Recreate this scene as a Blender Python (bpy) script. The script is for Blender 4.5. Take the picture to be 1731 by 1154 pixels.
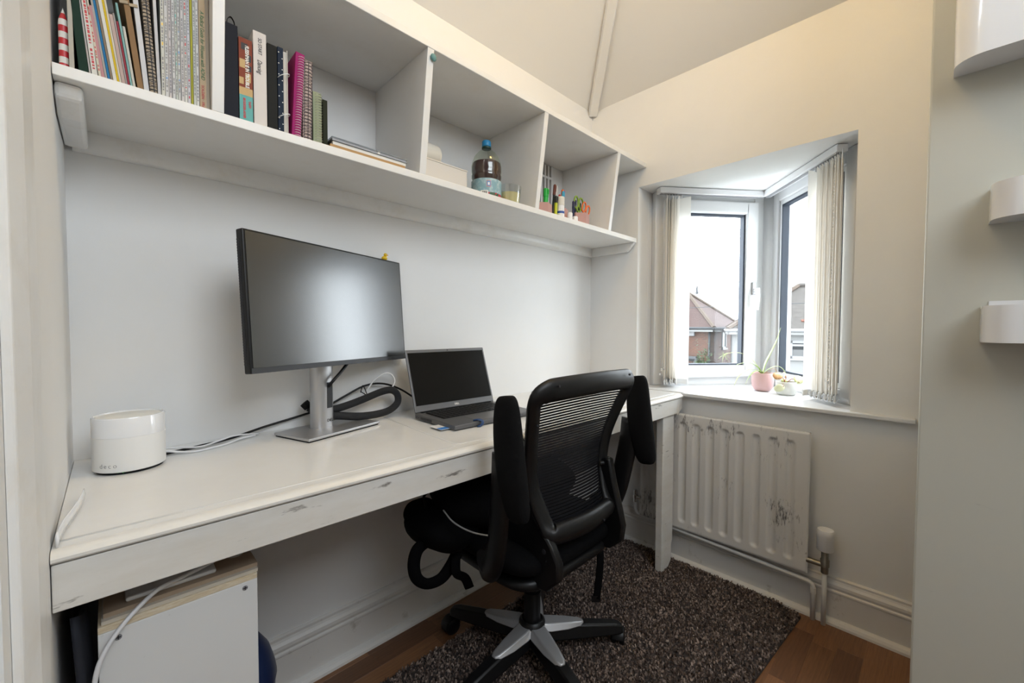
import bpy, bmesh, math, random
from mathutils import Vector, Matrix, noise

for o in list(bpy.data.objects):
    bpy.data.objects.remove(o, do_unlink=True)
SC = bpy.context.scene
COL = SC.collection
random.seed(7)
PI = math.pi
R = math.radians

# ---------------------------------------------------------------- camera
CAM_H = 1.04
yaw, pitch, roll = R(45.78), R(1.825), R(0.2)
fw = Vector((math.cos(yaw) * math.cos(pitch), math.sin(yaw) * math.cos(pitch), -math.sin(pitch)))
r0 = Vector((math.sin(yaw), -math.cos(yaw), 0))
u0 = r0.cross(fw)
rt = r0 * math.cos(roll) + u0 * math.sin(roll)
up = -r0 * math.sin(roll) + u0 * math.cos(roll)
cam = bpy.data.cameras.new('camera')
cam.sensor_fit = 'HORIZONTAL'
cam.sensor_width = 36
cam.lens = 36 * 700.0 / 1731
cam.clip_start = 0.02
cam.clip_end = 300
cam_o = bpy.data.objects.new('camera', cam)
COL.objects.link(cam_o)
cam_o.matrix_world = Matrix(((rt.x, up.x, -fw.x, 0), (rt.y, up.y, -fw.y, 0), (rt.z, up.z, -fw.z, CAM_H), (0, 0, 0, 1)))
SC.camera = cam_o

# ---------------------------------------------------------------- world, lights, exposure
w = bpy.data.worlds.new('overcast_sky')
SC.world = w
w.use_nodes = True
bg = w.node_tree.nodes['Background']
bg.inputs[0].default_value = (0.88, 0.94, 1.0, 1)
bg.inputs[1].default_value = 7.2

def area(name, loc, target, sx, sy, power, col, portal=False):
    l = bpy.data.lights.new(name, 'AREA')
    l.shape = 'RECTANGLE'
    l.size, l.size_y = sx, sy
    l.energy = power
    l.color = col
    if portal:
        l.cycles.is_portal = True
    o = bpy.data.objects.new(name, l)
    COL.objects.link(o)
    o.location = loc
    o.rotation_euler = (Vector(target) - Vector(loc)).to_track_quat('-Z', 'Y').to_euler()
    return o

# cool fill light added in the unseen landing behind the photographer
area('landing_fill', (0.5, -1.05, 2.35), (0.5, 0.8, 0.9), 1.2, 1.0, 20, (0.86, 0.93, 1.0))
# warm ceiling lamp of the room, above the frame
pl = bpy.data.lights.new('ceiling_lamp', 'POINT')
pl.energy = 7.6
pl.color = (1.0, 0.63, 0.17)
pl.shadow_soft_size = 0.10
plo = bpy.data.objects.new('ceiling_lamp', pl)
COL.objects.link(plo)
plo.location = (1.0, 0.42, 2.52)
# portals that guide the sky light through the two panes of the bay
area('bay_portal_a', (2.20, 0.80, 1.24), (1.2, -0.3, 1.24), 0.62, 0.95, 1, (1, 1, 1), True)
area('bay_portal_b', (2.21, 0.38, 1.24), (1.5, 1.2, 1.24), 0.58, 0.95, 1, (1, 1, 1), True)

vs = SC.view_settings
vs.view_transform = 'Standard'
vs.look = 'None'
vs.gamma = 1
vs.use_curve_mapping = False
vs.exposure = 0.45

# ---------------------------------------------------------------- materials
MATS = {}

def mat(name, col, rough=0.5, metal=0.0, var=None, bump=None, spec=0.5, coat=0.0, dirt=None, trans=0.0, sheen=0.0, emit=None):
    """var=(scale, second colour, lo, hi, stretch); bump=(scale, strength); dirt=(scale, colour, lo, hi, stretch)"""
    if name in MATS:
        return MATS[name]
    m = bpy.data.materials.new(name)
    MATS[name] = m
    m.use_nodes = True
    nt = m.node_tree
    b = nt.nodes['Principled BSDF']
    b.inputs['Base Color'].default_value = (*col, 1)
    b.inputs['Roughness'].default_value = rough
    b.inputs['Metallic'].default_value = metal
    b.inputs['Specular IOR Level'].default_value = spec
    b.inputs['Coat Weight'].default_value = coat
    b.inputs['Transmission Weight'].default_value = trans
    b.inputs['Sheen Weight'].default_value = sheen
    if emit:
        b.inputs['Emission Color'].default_value = (*emit[0], 1)
        b.inputs['Emission Strength'].default_value = emit[1]
    tc = None

    def coords(stretch):
        nonlocal tc
        if tc is None:
            tc = nt.nodes.new('ShaderNodeTexCoord')
        mp = nt.nodes.new('ShaderNodeMapping')
        mp.inputs['Scale'].default_value = stretch
        nt.links.new(tc.outputs['Object'], mp.inputs[0])
        return mp.outputs[0]
    src = None
    for spec_ in (var, dirt):
        if not spec_:
            continue
        sc, c2, lo, hi, st = spec_
        n = nt.nodes.new('ShaderNodeTexNoise')
        n.inputs['Scale'].default_value = sc
        n.inputs['Detail'].default_value = 6
        n.inputs['Roughness'].default_value = 0.65
        nt.links.new(coords(st), n.inputs['Vector'])
        rp = nt.nodes.new('ShaderNodeValToRGB')
        rp.color_ramp.elements[0].position = lo
        rp.color_ramp.elements[1].position = hi
        nt.links.new(n.outputs['Fac'], rp.inputs[0])
        mx = nt.nodes.new('ShaderNodeMix')
        mx.data_type = 'RGBA'
        mx.inputs[6].default_value = (*col, 1)
        if src:
            nt.links.new(src, mx.inputs[6])
        mx.inputs[7].default_value = (*c2, 1)
        nt.links.new(rp.outputs[0], mx.inputs[0])
        src = mx.outputs[2]
    if src:
        nt.links.new(src, b.inputs['Base Color'])
    if bump:
        n = nt.nodes.new('ShaderNodeTexNoise')
        n.inputs['Scale'].default_value = bump[0]
        n.inputs['Detail'].default_value = 4
        nt.links.new(coords((1, 1, 1)), n.inputs['Vector'])
        bp = nt.nodes.new('ShaderNodeBump')
        bp.inputs['Strength'].default_value = bump[1]
        bp.inputs['Distance'].default_value = 0.002
        nt.links.new(n.outputs['Fac'], bp.inputs['Height'])
        nt.links.new(bp.outputs[0], b.inputs['Normal'])
    return m

S1 = (1, 1, 1)
mat('wall_paint', (0.81, 0.81, 0.805), 0.6, var=(2.0, (0.78, 0.78, 0.77), .4, .7, S1), bump=(60, 0.12))
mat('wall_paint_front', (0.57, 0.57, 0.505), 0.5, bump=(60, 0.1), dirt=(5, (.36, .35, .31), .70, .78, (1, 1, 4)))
mat('ceiling_paint', (0.80, 0.79, 0.77), 0.7, bump=(40, 0.1))
mat('trim_paint', (0.81, 0.81, 0.80), 0.35, var=(14, (0.74, 0.72, 0.68), .5, .75, S1), bump=(90, 0.08))
mat('skirting_paint', (0.72, 0.70, 0.67), 0.4, dirt=(16, (0.40, 0.36, 0.31), .62, .78, S1), bump=(80, .1))
mat('desk_paint', (0.80, 0.797, 0.782), 0.22, var=(5, (0.77, 0.76, 0.735), .4, .7, S1), bump=(30, 0.05))
mat('desk_edge_paint', (0.78, 0.765, 0.73), 0.35, dirt=(9, (0.22, 0.20, 0.18), .63, .70, (1, 1, 5)), var=(6, (0.70, 0.67, 0.61), .4, .75, (1, 1, 4)), bump=(60, 0.12))
mat('shelf_paint', (0.80, 0.79, 0.765), 0.35, var=(10, (0.76, 0.735, 0.69), .5, .8, S1))
mat('upvc', (0.72, 0.73, 0.74), 0.3)
mat('gasket', (0.03, 0.04, 0.06), 0.6)
def vane_mat():
    m = bpy.data.materials.new('vane_fabric')
    MATS['vane_fabric'] = m
    m.use_nodes = True
    nt = m.node_tree
    nt.nodes.remove(nt.nodes['Principled BSDF'])
    d = nt.nodes.new('ShaderNodeBsdfDiffuse'); d.inputs[0].default_value = (.92, .90, .86, 1)
    t = nt.nodes.new('ShaderNodeBsdfTranslucent'); t.inputs[0].default_value = (.93, .90, .85, 1)
    mx = nt.nodes.new('ShaderNodeMixShader'); mx.inputs[0].default_value = .55
    nt.links.new(d.outputs[0], mx.inputs[1]); nt.links.new(t.outputs[0], mx.inputs[2])
    nt.links.new(mx.outputs[0], nt.nodes['Material Output'].inputs[0])
vane_mat()
mat('clear_plastic', (0.80, 0.82, 0.84), 0.15, spec=0.7)
mat('white_plastic', (0.83, 0.83, 0.83), 0.3)
mat('white_gloss', (0.82, 0.83, 0.85), 0.12, coat=0.5)
mat('white_rubber', (0.75, 0.75, 0.76), 0.5)
mat('black_plastic', (0.0055, 0.0055, 0.006), 0.40, bump=(300, 0.06), spec=0.35)
mat('black_matte', (0.005, 0.005, 0.0055), 0.75, spec=.25)
mat('black_fabric', (0.0035, 0.0035, 0.004), 0.9, bump=(500, 0.5), spec=.1)
mat('pad_fabric', (0.006, 0.006, 0.0065), 0.85, bump=(900, 0.8), spec=.12)
mat('mesh_fabric', (0.008, 0.008, 0.010), 0.6, spec=.25)
mat('bag_fabric', (0.0028, 0.0028, 0.0032), 0.85, bump=(400, 0.4), spec=.08)
mat('silver_paint', (0.42, 0.42, 0.43), 0.4, metal=0.6)
mat('aluminium', (0.52, 0.52, 0.53), 0.38, metal=0.85)
mat('chrome', (0.7, 0.7, 0.7), 0.2, metal=1.0)
mat('brass_dull', (0.30, 0.27, 0.22), 0.4, metal=0.9)
mat('screen_glass', (0.004, 0.0045, 0.006), 0.225, spec=1.0).node_tree.nodes['Principled BSDF'].inputs['IOR'].default_value = 1.7
mat('laptop_screen', (0.006, 0.0055, 0.005), 0.25, spec=0.15)
mat('laptop_grey', (0.15, 0.15, 0.155), 0.42, metal=0.5)
mat('key_black', (0.008, 0.008, 0.009), 0.5, spec=.3)
mat('radiator_body', (0.70, 0.69, 0.67), 0.35)
mat('cardboard', (0.42, 0.32, 0.23), 0.8, bump=(200, .1))
mat('plywood_edge', (0.62, 0.50, 0.33), 0.7, var=(60, (0.75, 0.68, 0.55), .4, .7, (1, 1, 8)))
mat('box_white', (0.74, 0.745, 0.74), 0.5, dirt=(30, (0.5, 0.47, 0.42), .68, .8, S1))
mat('navy_plastic', (0.012, 0.025, 0.085), 0.35)
mat('dark_navy_cloth', (0.012, 0.014, 0.022), 0.8)
mat('soil', (0.07, 0.045, 0.03), 0.95, bump=(150, 1.0))
mat('pot_pink', (0.66, 0.43, 0.43), 0.5)
mat('pot_white', (0.74, 0.74, 0.71), 0.5)
mat('leaf_green', (0.30, 0.46, 0.13), 0.45, var=(30, (0.62, 0.70, 0.36), .4, .6, (1, 1, .2)))
mat('leaf_lime', (0.62, 0.68, 0.30), 0.4, var=(25, (0.75, 0.75, 0.52), .4, .7, S1))
mat('leaf_pale', (0.74, 0.76, 0.52), 0.4)
mat('leaf_amber', (0.62, 0.33, 0.13), 0.4, var=(30, (0.72, 0.52, 0.25), .4, .7, S1))
mat('stem_red', (0.40, 0.14, 0.09), 0.5)
mat('yellow_plastic', (0.85, 0.55, 0.02), 0.35)
mat('orange_plastic', (0.80, 0.16, 0.03), 0.35)
mat('red_plastic', (0.55, 0.03, 0.04), 0.4)
mat('blue_rubber', (0.02, 0.06, 0.17), 0.5)
mat('ink_dark', (0.02, 0.02, 0.025), 0.6)
mat('ink_grey', (0.25, 0.25, 0.26), 0.6)
mat('ink_white', (0.85, 0.84, 0.80), 0.6)
mat('ink_red', (0.55, 0.05, 0.06), 0.6)
mat('ink_teal', (0.10, 0.45, 0.42), 0.6)
mat('ink_blue', (0.12, 0.30, 0.60), 0.6)
mat('ink_green', (0.03, 0.16, 0.07), 0.6)
mat('paper', (0.80, 0.785, 0.74), 0.8)
mat('paper_edge', (0.72, 0.70, 0.64), 0.85, var=(160, (0.55, 0.53, 0.48), .4, .6, (40, 1, 1)))

def glass_mat():
    m = bpy.data.materials.new('window_glass')
    m.use_nodes = True
    nt = m.node_tree
    nt.nodes.remove(nt.nodes['Principled BSDF'])
    tr = nt.nodes.new('ShaderNodeBsdfTransparent')
    tr.inputs[0].default_value = (0.97, 0.98, 0.98, 1)
    gl = nt.nodes.new('ShaderNodeBsdfGlossy')
    gl.inputs['Roughness'].default_value = 0.02
    mx = nt.nodes.new('ShaderNodeMixShader')
    mx.inputs[0].default_value = 0.014
    nt.links.new(tr.outputs[0], mx.inputs[1])
    nt.links.new(gl.outputs[0], mx.inputs[2])
    nt.links.new(mx.outputs[0], nt.nodes['Material Output'].inputs[0])
    MATS['window_glass'] = m
    return m
glass_mat()

def clear_mat(name, tint, gloss):
    m = bpy.data.materials.new(name)
    m.use_nodes = True
    nt = m.node_tree
    nt.nodes.remove(nt.nodes['Principled BSDF'])
    tr = nt.nodes.new('ShaderNodeBsdfTransparent')
    tr.inputs[0].default_value = (*tint, 1)
    gl = nt.nodes.new('ShaderNodeBsdfGlossy')
    gl.inputs['Roughness'].default_value = 0.06
    mx = nt.nodes.new('ShaderNodeMixShader')
    mx.inputs[0].default_value = gloss
    nt.links.new(tr.outputs[0], mx.inputs[1])
    nt.links.new(gl.outputs[0], mx.inputs[2])
    nt.links.new(mx.outputs[0], nt.nodes['Material Output'].inputs[0])
    MATS[name] = m
clear_mat('clear_bottle', (0.86, 0.90, 0.84), 0.10)
clear_mat('drinking_glass', (0.93, 0.95, 0.95), 0.12)
clear_mat('clear_case', (0.72, 0.74, 0.76), 0.22)

def brick_mat():
    m = mat('house_brick', (0.33, 0.13, 0.08), 0.85)
    nt = m.node_tree
    b = nt.nodes['Principled BSDF']
    tc = nt.nodes.new('ShaderNodeTexCoord')
    mp = nt.nodes.new('ShaderNodeMapping')
    mp.inputs['Rotation'].default_value = (PI / 2, 0, 0)
    br = nt.nodes.new('ShaderNodeTexBrick')
    br.inputs['Color1'].default_value = (0.085, 0.029, 0.016, 1)
    br.inputs['Color2'].default_value = (0.046, 0.016, 0.011, 1)
    br.inputs['Mortar'].default_value = (0.085, 0.066, 0.052, 1)
    br.inputs['Scale'].default_value = 1.0
    br.inputs['Brick Width'].default_value = 0.23
    br.inputs['Row Height'].default_value = 0.078
    br.inputs['Mortar Size'].default_value = 0.010
    nt.links.new(tc.outputs['UV'], br.inputs['Vector'])
    nt.links.new(br.outputs['Color'], b.inputs['Base Color'])
brick_mat()
mat('tile_red', (0.0326, 0.0165, 0.0145), 0.9, var=(3, (0.0481, 0.0269, 0.0227), .35, .7, (1, 1, 5)), bump=(8, .6))
mat('tile_brown', (0.0351, 0.0301, 0.0264), 0.9, var=(4, (0.0577, 0.0516, 0.0455), .35, .7, (1, 1, 5)), bump=(8, .6))
mat('tile_ridge', (0.0605, 0.0440, 0.0330), 0.9)
mat('tile_orange', (0.0880, 0.0275, 0.0138), 0.8)
mat('lead_grey', (0.0330, 0.0358, 0.0399), 0.7)
mat('render_white', (0.1584, 0.1584, 0.1550), 0.8)
mat('gutter_white', (0.1635, 0.1635, 0.1663), 0.5)
mat('house_window_dark', (0.0083, 0.0096, 0.0110), 0.3, spec=.2)
mat('curtain_white', (0.0792, 0.0792, 0.0792), 0.8)
mat('grass_far', (0.11, 0.115, 0.10), 0.95, var=(2, (0.15, 0.15, 0.14), .4, .6, S1))
mat('bush_green', (0.0175, 0.0350, 0.0077), 0.7)
mat('bush_red', (0.0385, 0.0158, 0.0087), 0.7)

def floor_mat(name, c1, c2):
    m = mat(name, c1, 0.38, var=(7, c2, .3, .72, (1.2, 22, 1)), bump=(50, .03))
    return m
FL = [floor_mat('laminate_a', (0.2362, 0.1080, 0.0459), (0.1283, 0.0567, 0.0243)),
      floor_mat('laminate_b', (0.1688, 0.0756, 0.0338), (0.0891, 0.0392, 0.0189)),
      floor_mat('laminate_c', (0.2835, 0.1323, 0.0567), (0.1620, 0.0729, 0.0324)),
      floor_mat('laminate_d', (0.2093, 0.0959, 0.0419), (0.1080, 0.0486, 0.0216))]

def rad_mat():
    m = mat('radiator_paint', (0.72, 0.71, 0.69), 0.33)
    nt = m.node_tree
    b = nt.nodes['Principled BSDF']
    tc = nt.nodes.new('ShaderNodeTexCoord')
    mp = nt.nodes.new('ShaderNodeMapping')
    mp.inputs['Scale'].default_value = (1, 5, 1.2)
    nt.links.new(tc.outputs['Object'], mp.inputs[0])
    n = nt.nodes.new('ShaderNodeTexNoise')
    n.inputs['Scale'].default_value = 26
    n.inputs['Detail'].default_value = 8
    n.inputs['Roughness'].default_value = 0.75
    nt.links.new(mp.outputs[0], n.inputs['Vector'])
    n2 = nt.nodes.new('ShaderNodeTexNoise')      # large patches where the paint was scuffed
    n2.inputs['Scale'].default_value = 5.5
    nt.links.new(tc.outputs['Object'], n2.inputs['Vector'])
    mul = nt.nodes.new('ShaderNodeMath')
    mul.operation = 'MULTIPLY'
    nt.links.new(n.outputs['Fac'], mul.inputs[0])
    nt.links.new(n2.outputs['Fac'], mul.inputs[1])
    rp = nt.nodes.new('ShaderNodeValToRGB')
    rp.color_ramp.elements[0].position = 0.318
    rp.color_ramp.elements[1].position = 0.40
    nt.links.new(mul.outputs[0], rp.inputs[0])
    mx = nt.nodes.new('ShaderNodeMix')
    mx.data_type = 'RGBA'
    mx.inputs[6].default_value = (0.72, 0.71, 0.69, 1)
    mx.inputs[7].default_value = (0.13, 0.12, 0.12, 1)
    nt.links.new(rp.outputs[0], mx.inputs[0])
    nt.links.new(mx.outputs[2], b.inputs['Base Color'])
rad_mat()

def check_mat(name, base, line, sx, sz, w1=.25):
    """woven tartan print for a notebook cover"""
    m = mat(name, base, 0.6)
    nt = m.node_tree
    b = nt.nodes['Principled BSDF']
    tc = nt.nodes.new('ShaderNodeTexCoord')
    sep = nt.nodes.new('ShaderNodeSeparateXYZ')
    nt.links.new(tc.outputs['Object'], sep.inputs[0])
    outs = []
    for ax, sc in ((0, sx), (2, sz)):
        mu = nt.nodes.new('ShaderNodeMath'); mu.operation = 'MULTIPLY'; mu.inputs[1].default_value = sc
        nt.links.new(sep.outputs[ax], mu.inputs[0])
        fr = nt.nodes.new('ShaderNodeMath'); fr.operation = 'FRACT'
        nt.links.new(mu.outputs[0], fr.inputs[0])
        lt = nt.nodes.new('ShaderNodeMath'); lt.operation = 'LESS_THAN'; lt.inputs[1].default_value = w1
        nt.links.new(fr.outputs[0], lt.inputs[0])
        outs.append(lt.outputs[0])
    ad = nt.nodes.new('ShaderNodeMath'); ad.operation = 'ADD'; ad.use_clamp = True
    nt.links.new(outs[0], ad.inputs[0]); nt.links.new(outs[1], ad.inputs[1])
    mx = nt.nodes.new('ShaderNodeMix'); mx.data_type = 'RGBA'
    mx.inputs[6].default_value = (*base, 1); mx.inputs[7].default_value = (*line, 1)
    nt.links.new(ad.outputs[0], mx.inputs[0])
    nt.links.new(mx.outputs[2], b.inputs['Base Color'])
    return m
check_mat('tartan', (0.42, 0.34, 0.25), (0.05, 0.05, 0.06), 140, 140)
check_mat('tartan_pink', (0.48, 0.38, 0.34), (0.10, 0.07, 0.08), 120, 120)

# ---------------------------------------------------------------- mesh builder
MW = {}

class MB:
    def __init__(s):
        s.v, s.f = [], []

    def add(s, vs, fs):
        k = len(s.v)
        s.v += [Vector(p) for p in vs]
        s.f += [tuple(i + k for i in q) for q in fs]
        return s

    def box(s, x0, y0, z0, x1, y1, z1):
        return s.add([(x0, y0, z0), (x1, y0, z0), (x1, y1, z0), (x0, y1, z0), (x0, y0, z1), (x1, y0, z1), (x1, y1, z1), (x0, y1, z1)],
                     [(0, 3, 2, 1), (4, 5, 6, 7), (0, 1, 5, 4), (1, 2, 6, 5), (2, 3, 7, 6), (3, 0, 4, 7)])

    def obox(s, c, a, b, d):
        c, a, b, d = Vector(c), Vector(a), Vector(b), Vector(d)
        P = [c - a - b - d, c + a - b - d, c + a + b - d, c - a + b - d, c - a - b + d, c + a - b + d, c + a + b + d, c - a + b + d]
        return s.add(P, [(0, 3, 2, 1), (4, 5, 6, 7), (0, 1, 5, 4), (1, 2, 6, 5), (2, 3, 7, 6), (3, 0, 4, 7)])

    def prism(s, poly, vec):
        poly = [Vector(p) for p in poly]
        vec = Vector(vec)
        n = len(poly)
        return s.add(poly + [p + vec for p in poly],
                     [tuple(range(n))[::-1], tuple(range(n, 2 * n))] + [(i, (i + 1) % n, n + (i + 1) % n, n + i) for i in range(n)])

    def tube(s, pts, r, n=8, closed=False, ref=None, r2=None, caps=True):
        """sweep an ellipse (r across ref x tangent, r2 along ref) through pts"""
        pts = [Vector(p) for p in pts]
        m = len(pts)
        rr = r if isinstance(r, (list, tuple)) else [r] * m
        rr2 = (r2 if isinstance(r2, (list, tuple)) else [r2] * m) if r2 is not None else rr
        rings = []
        prev = None
        for i in range(m):
            if closed:
                t = pts[(i + 1) % m] - pts[i - 1]
            else:
                t = pts[min(i + 1, m - 1)] - pts[max(i - 1, 0)]
            t.normalize()
            if ref is not None:
                a = Vector(ref)
            elif prev is not None:
                a = prev
            else:
                a = Vector((0, 0, 1)) if abs(t.z) < .9 else Vector((1, 0, 0))
            a = a - t * a.dot(t)
            if a.length < 1e-5:
                a = t.orthogonal()
            a.normalize()
            prev = a
            b = t.cross(a)
            rings.append([pts[i] + b * (rr[i] * math.cos(2 * PI * k / n)) + a * (rr2[i] * math.sin(2 * PI * k / n)) for k in range(n)])
        vs = [p for q in rings for p in q]
        fs = []
        for i in range(m if closed else m - 1):
            j = (i + 1) % m
            for k in range(n):
                l = (k + 1) % n
                fs.append((i * n + k, i * n + l, j * n + l, j * n + k))
        if not closed and caps:
            fs.append(tuple(range(n))[::-1])
            fs.append(tuple((m - 1) * n + k for k in range(n)))
        return s.add(vs, fs)

    def cyl(s, p0, p1, r, r1=None, n=16):
        return s.tube([p0, p1], [r, r if r1 is None else r1], n)

    def lathe(s, c, prof, n=24, axis=None):
        c = Vector(c)
        q = Vector((0, 0, 1)).rotation_difference(Vector(axis)) if axis else None
        vs, fs = [], []
        m = len(prof)
        for r, z in prof:
            for k in range(n):
                p = Vector((r * math.cos(2 * PI * k / n), r * math.sin(2 * PI * k / n), z))
                if q:
                    p = q @ p
                vs.append(c + p)
        for i in range(m - 1):
            for k in range(n):
                l = (k + 1) % n
                fs.append((i * n + k, i * n + l, (i + 1) * n + l, (i + 1) * n + k))
        if prof[0][0] > 1e-6:
            fs.append(tuple(range(n))[::-1])
        if prof[-1][0] > 1e-6:
            fs.append(tuple((m - 1) * n + k for k in range(n)))
        return s.add(vs, fs)

    def ball(s, c, r, n=10, sc=(1, 1, 1)):
        vs, fs = [], []
        m = n // 2 + 1
        for i in range(m):
            th = PI * i / (m - 1)
            for k in range(n):
                ph = 2 * PI * k / n
                vs.append((c[0] + r * sc[0] * math.sin(th) * math.cos(ph), c[1] + r * sc[1] * math.sin(th) * math.sin(ph), c[2] + r * sc[2] * math.cos(th)))
        for i in range(m - 1):
            for k in range(n):
                l = (k + 1) % n
                fs.append((i * n + k, (i + 1) * n + k, (i + 1) * n + l, i * n + l))
        return s.add(vs, fs)

    def grid(s, fn, nu, nv):
        vs = [fn(i / nu, j / nv) for j in range(nv + 1) for i in range(nu + 1)]
        fs = [(j * (nu + 1) + i, j * (nu + 1) + i + 1, (j + 1) * (nu + 1) + i + 1, (j + 1) * (nu + 1) + i) for j in range(nv) for i in range(nu)]
        return s.add(vs, fs)

    def build(s, name, m, parent=None, smooth=False, bevel=0.0, sub=0, local=False, solid=0.0, seg=2, loc=None):
        me = bpy.data.meshes.new(name)
        vs = s.v
        if parent is None and not local:
            if loc is None:
                xs = [p.x for p in vs]; ys = [p.y for p in vs]; zs = [p.z for p in vs]
                loc = Vector(((min(xs) + max(xs)) / 2, (min(ys) + max(ys)) / 2, min(zs)))
            loc = Vector(loc)
            vs = [p - loc for p in vs]
        elif parent is not None and not local:
            inv = MW[parent.name].inverted()
            vs = [inv @ p for p in vs]
        me.from_pydata([tuple(p) for p in vs], [], s.f)
        bm = bmesh.new()
        bm.from_mesh(me)
        bmesh.ops.remove_doubles(bm, verts=bm.verts, dist=1e-6)
        bmesh.ops.recalc_face_normals(bm, faces=bm.faces)
        bm.to_mesh(me)
        bm.free()
        me.materials.append(MATS[m] if isinstance(m, str) else m)
        if smooth:
            for p in me.polygons:
                p.use_smooth = True
        o = bpy.data.objects.new(name, me)
        COL.objects.link(o)
        if parent is not None:
            o.parent = parent
            MW[o.name] = MW[parent.name].copy()
        else:
            o.location = loc if loc is not None else (0, 0, 0)
            MW[o.name] = Matrix.Translation(o.location)
        if solid:
            md = o.modifiers.new('thickness', 'SOLIDIFY'); md.thickness = solid; md.offset = 0
        if bevel:
            md = o.modifiers.new('rounding', 'BEVEL'); md.width = bevel; md.segments = seg; md.limit_method = 'ANGLE'; md.angle_limit = R(40)
        if sub:
            md = o.modifiers.new('smoothing', 'SUBSURF'); md.levels = sub; md.render_levels = sub
        if smooth == 'auto':
            for p in me.polygons:
                p.use_smooth = True
            try:
                me.set_sharp_from_angle(angle=R(38))
            except Exception:
                pass
        return o

def tag(o, label=None, cat=None, group=None, kind=None):
    if label: o['label'] = label
    if cat: o['category'] = cat
    if group: o['group'] = group
    if kind: o['kind'] = kind
    return o

def thing(name, label, cat, loc=(0, 0, 0), rot=(0, 0, 0), group=None):
    o = bpy.data.objects.new(name, None)
    o.empty_display_size = 0.05
    COL.objects.link(o)
    o.location = loc
    o.rotation_euler = rot
    from mathutils import Euler
    MW[o.name] = Matrix.Translation(Vector(loc)) @ Euler(rot).to_matrix().to_4x4()
    return tag(o, label, cat, group)

def struct(o, label=None):
    o['kind'] = 'structure'
    if label: o['label'] = label
    return o

def link_copy(src, name, parent, loc):
    """a further piece sharing mesh data, placed in its parent's frame"""
    c = bpy.data.objects.new(name, src.data)
    for md in src.modifiers:
        n = c.modifiers.new(md.name, md.type)
        if md.type == 'BEVEL':
            n.width, n.segments = md.width, md.segments
    COL.objects.link(c)
    c.parent = parent
    c.location = loc
    return c

def lettering(name, body, size, m, parent, M, extrude=0.0002, shear=0.0, sx=1.0, align='LEFT', space=1.0, offset=0.0):
    cu = bpy.data.curves.new(name, 'FONT')
    cu.body = body
    cu.size = size
    cu.shear = shear
    cu.extrude = extrude
    cu.align_x = align
    cu.space_character = space
    cu.offset = offset
    cu.resolution_u = 3
    t = bpy.data.objects.new(name + '_tmp', cu)
    COL.objects.link(t)
    bpy.context.view_layer.update()
    me = bpy.data.meshes.new_from_object(t.evaluated_get(bpy.context.evaluated_depsgraph_get()))
    bpy.data.objects.remove(t, do_unlink=True)
    bpy.data.curves.remove(cu)
    me.transform(M @ Matrix.Diagonal((sx, 1, 1, 1)))
    me.materials.clear()
    me.materials.append(MATS[m])
    o = bpy.data.objects.new(name, me)
    COL.objects.link(o)
    o.parent = parent
    MW[o.name] = MW[parent.name].copy()
    return o

def basis(o, x, y):
    """matrix whose text runs along x with its up along y, at o"""
    x, y = Vector(x).normalized(), Vector(y).normalized()
    z = x.cross(y)
    return Matrix(((x.x, y.x, z.x, o[0]), (x.y, y.y, z.y, o[1]), (x.z, y.z, z.z, o[2]), (0, 0, 0, 1)))

def smooth_path(pts, n=8):
    """Catmull-Rom through pts"""
    P = [Vector(p) for p in pts]
    P = [P[0] * 2 - P[1]] + P + [P[-1] * 2 - P[-2]]
    out = []
    for i in range(1, len(P) - 2):
        for k in range(n):
            t = k / n
            a, b, c, d = P[i - 1], P[i], P[i + 1], P[i + 2]
            out.append(0.5 * ((2 * b) + (c - a) * t + (2 * a - 5 * b + 4 * c - d) * t * t + (3 * b - a - 3 * c + d) * t ** 3))
    out.append(P[-2])
    return out

# ================================================================ the setting
L, D, XL = 1.835, 1.2885, -0.060
CZ = 2.165                                   # where the sloping ceilings start
TOPZ = 2.75
SLOPE = 0.80
run = (TOPZ - CZ) / SLOPE
WY0, WY1, WZ0, WZ1 = 0.205, 1.018, 0.745, 1.718   # opening of the bay in the window wall

# floor with its laminate strips
fl = MB().box(-1.9, -1.9, -0.10, L + .1, D + .1, -0.008).build('floor', 'laminate_b')
struct(fl, 'dark walnut laminate floor laid in short strips')
sw = 0.0645
y = 1.2985
row = 0
protos = {}
while y > 0.02:
    x = -0.06 - random.random() * .3
    while x < L:
        ln = random.choice([.22, .29, .36, .43])
        x1 = min(x + ln, L)
        x0 = max(x, XL)
        if x1 - x0 > .01:
            key = (round(x1 - x0, 3), random.randrange(4))
            if key not in protos:
                b = MB().box(-key[0] / 2, -sw / 2, -.008, key[0] / 2, sw / 2, 0)
                o = b.build('plank', FL[key[1]], fl, local=True, bevel=0.0006, seg=1)
                protos[key] = o
            else:
                o = link_copy(protos[key], 'plank', fl, (0, 0, 0))
            o.location = Vector(((x0 + x1) / 2, y - sw / 2, 0)) - fl.location
        x += ln
    y -= sw
    row += 1

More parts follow.
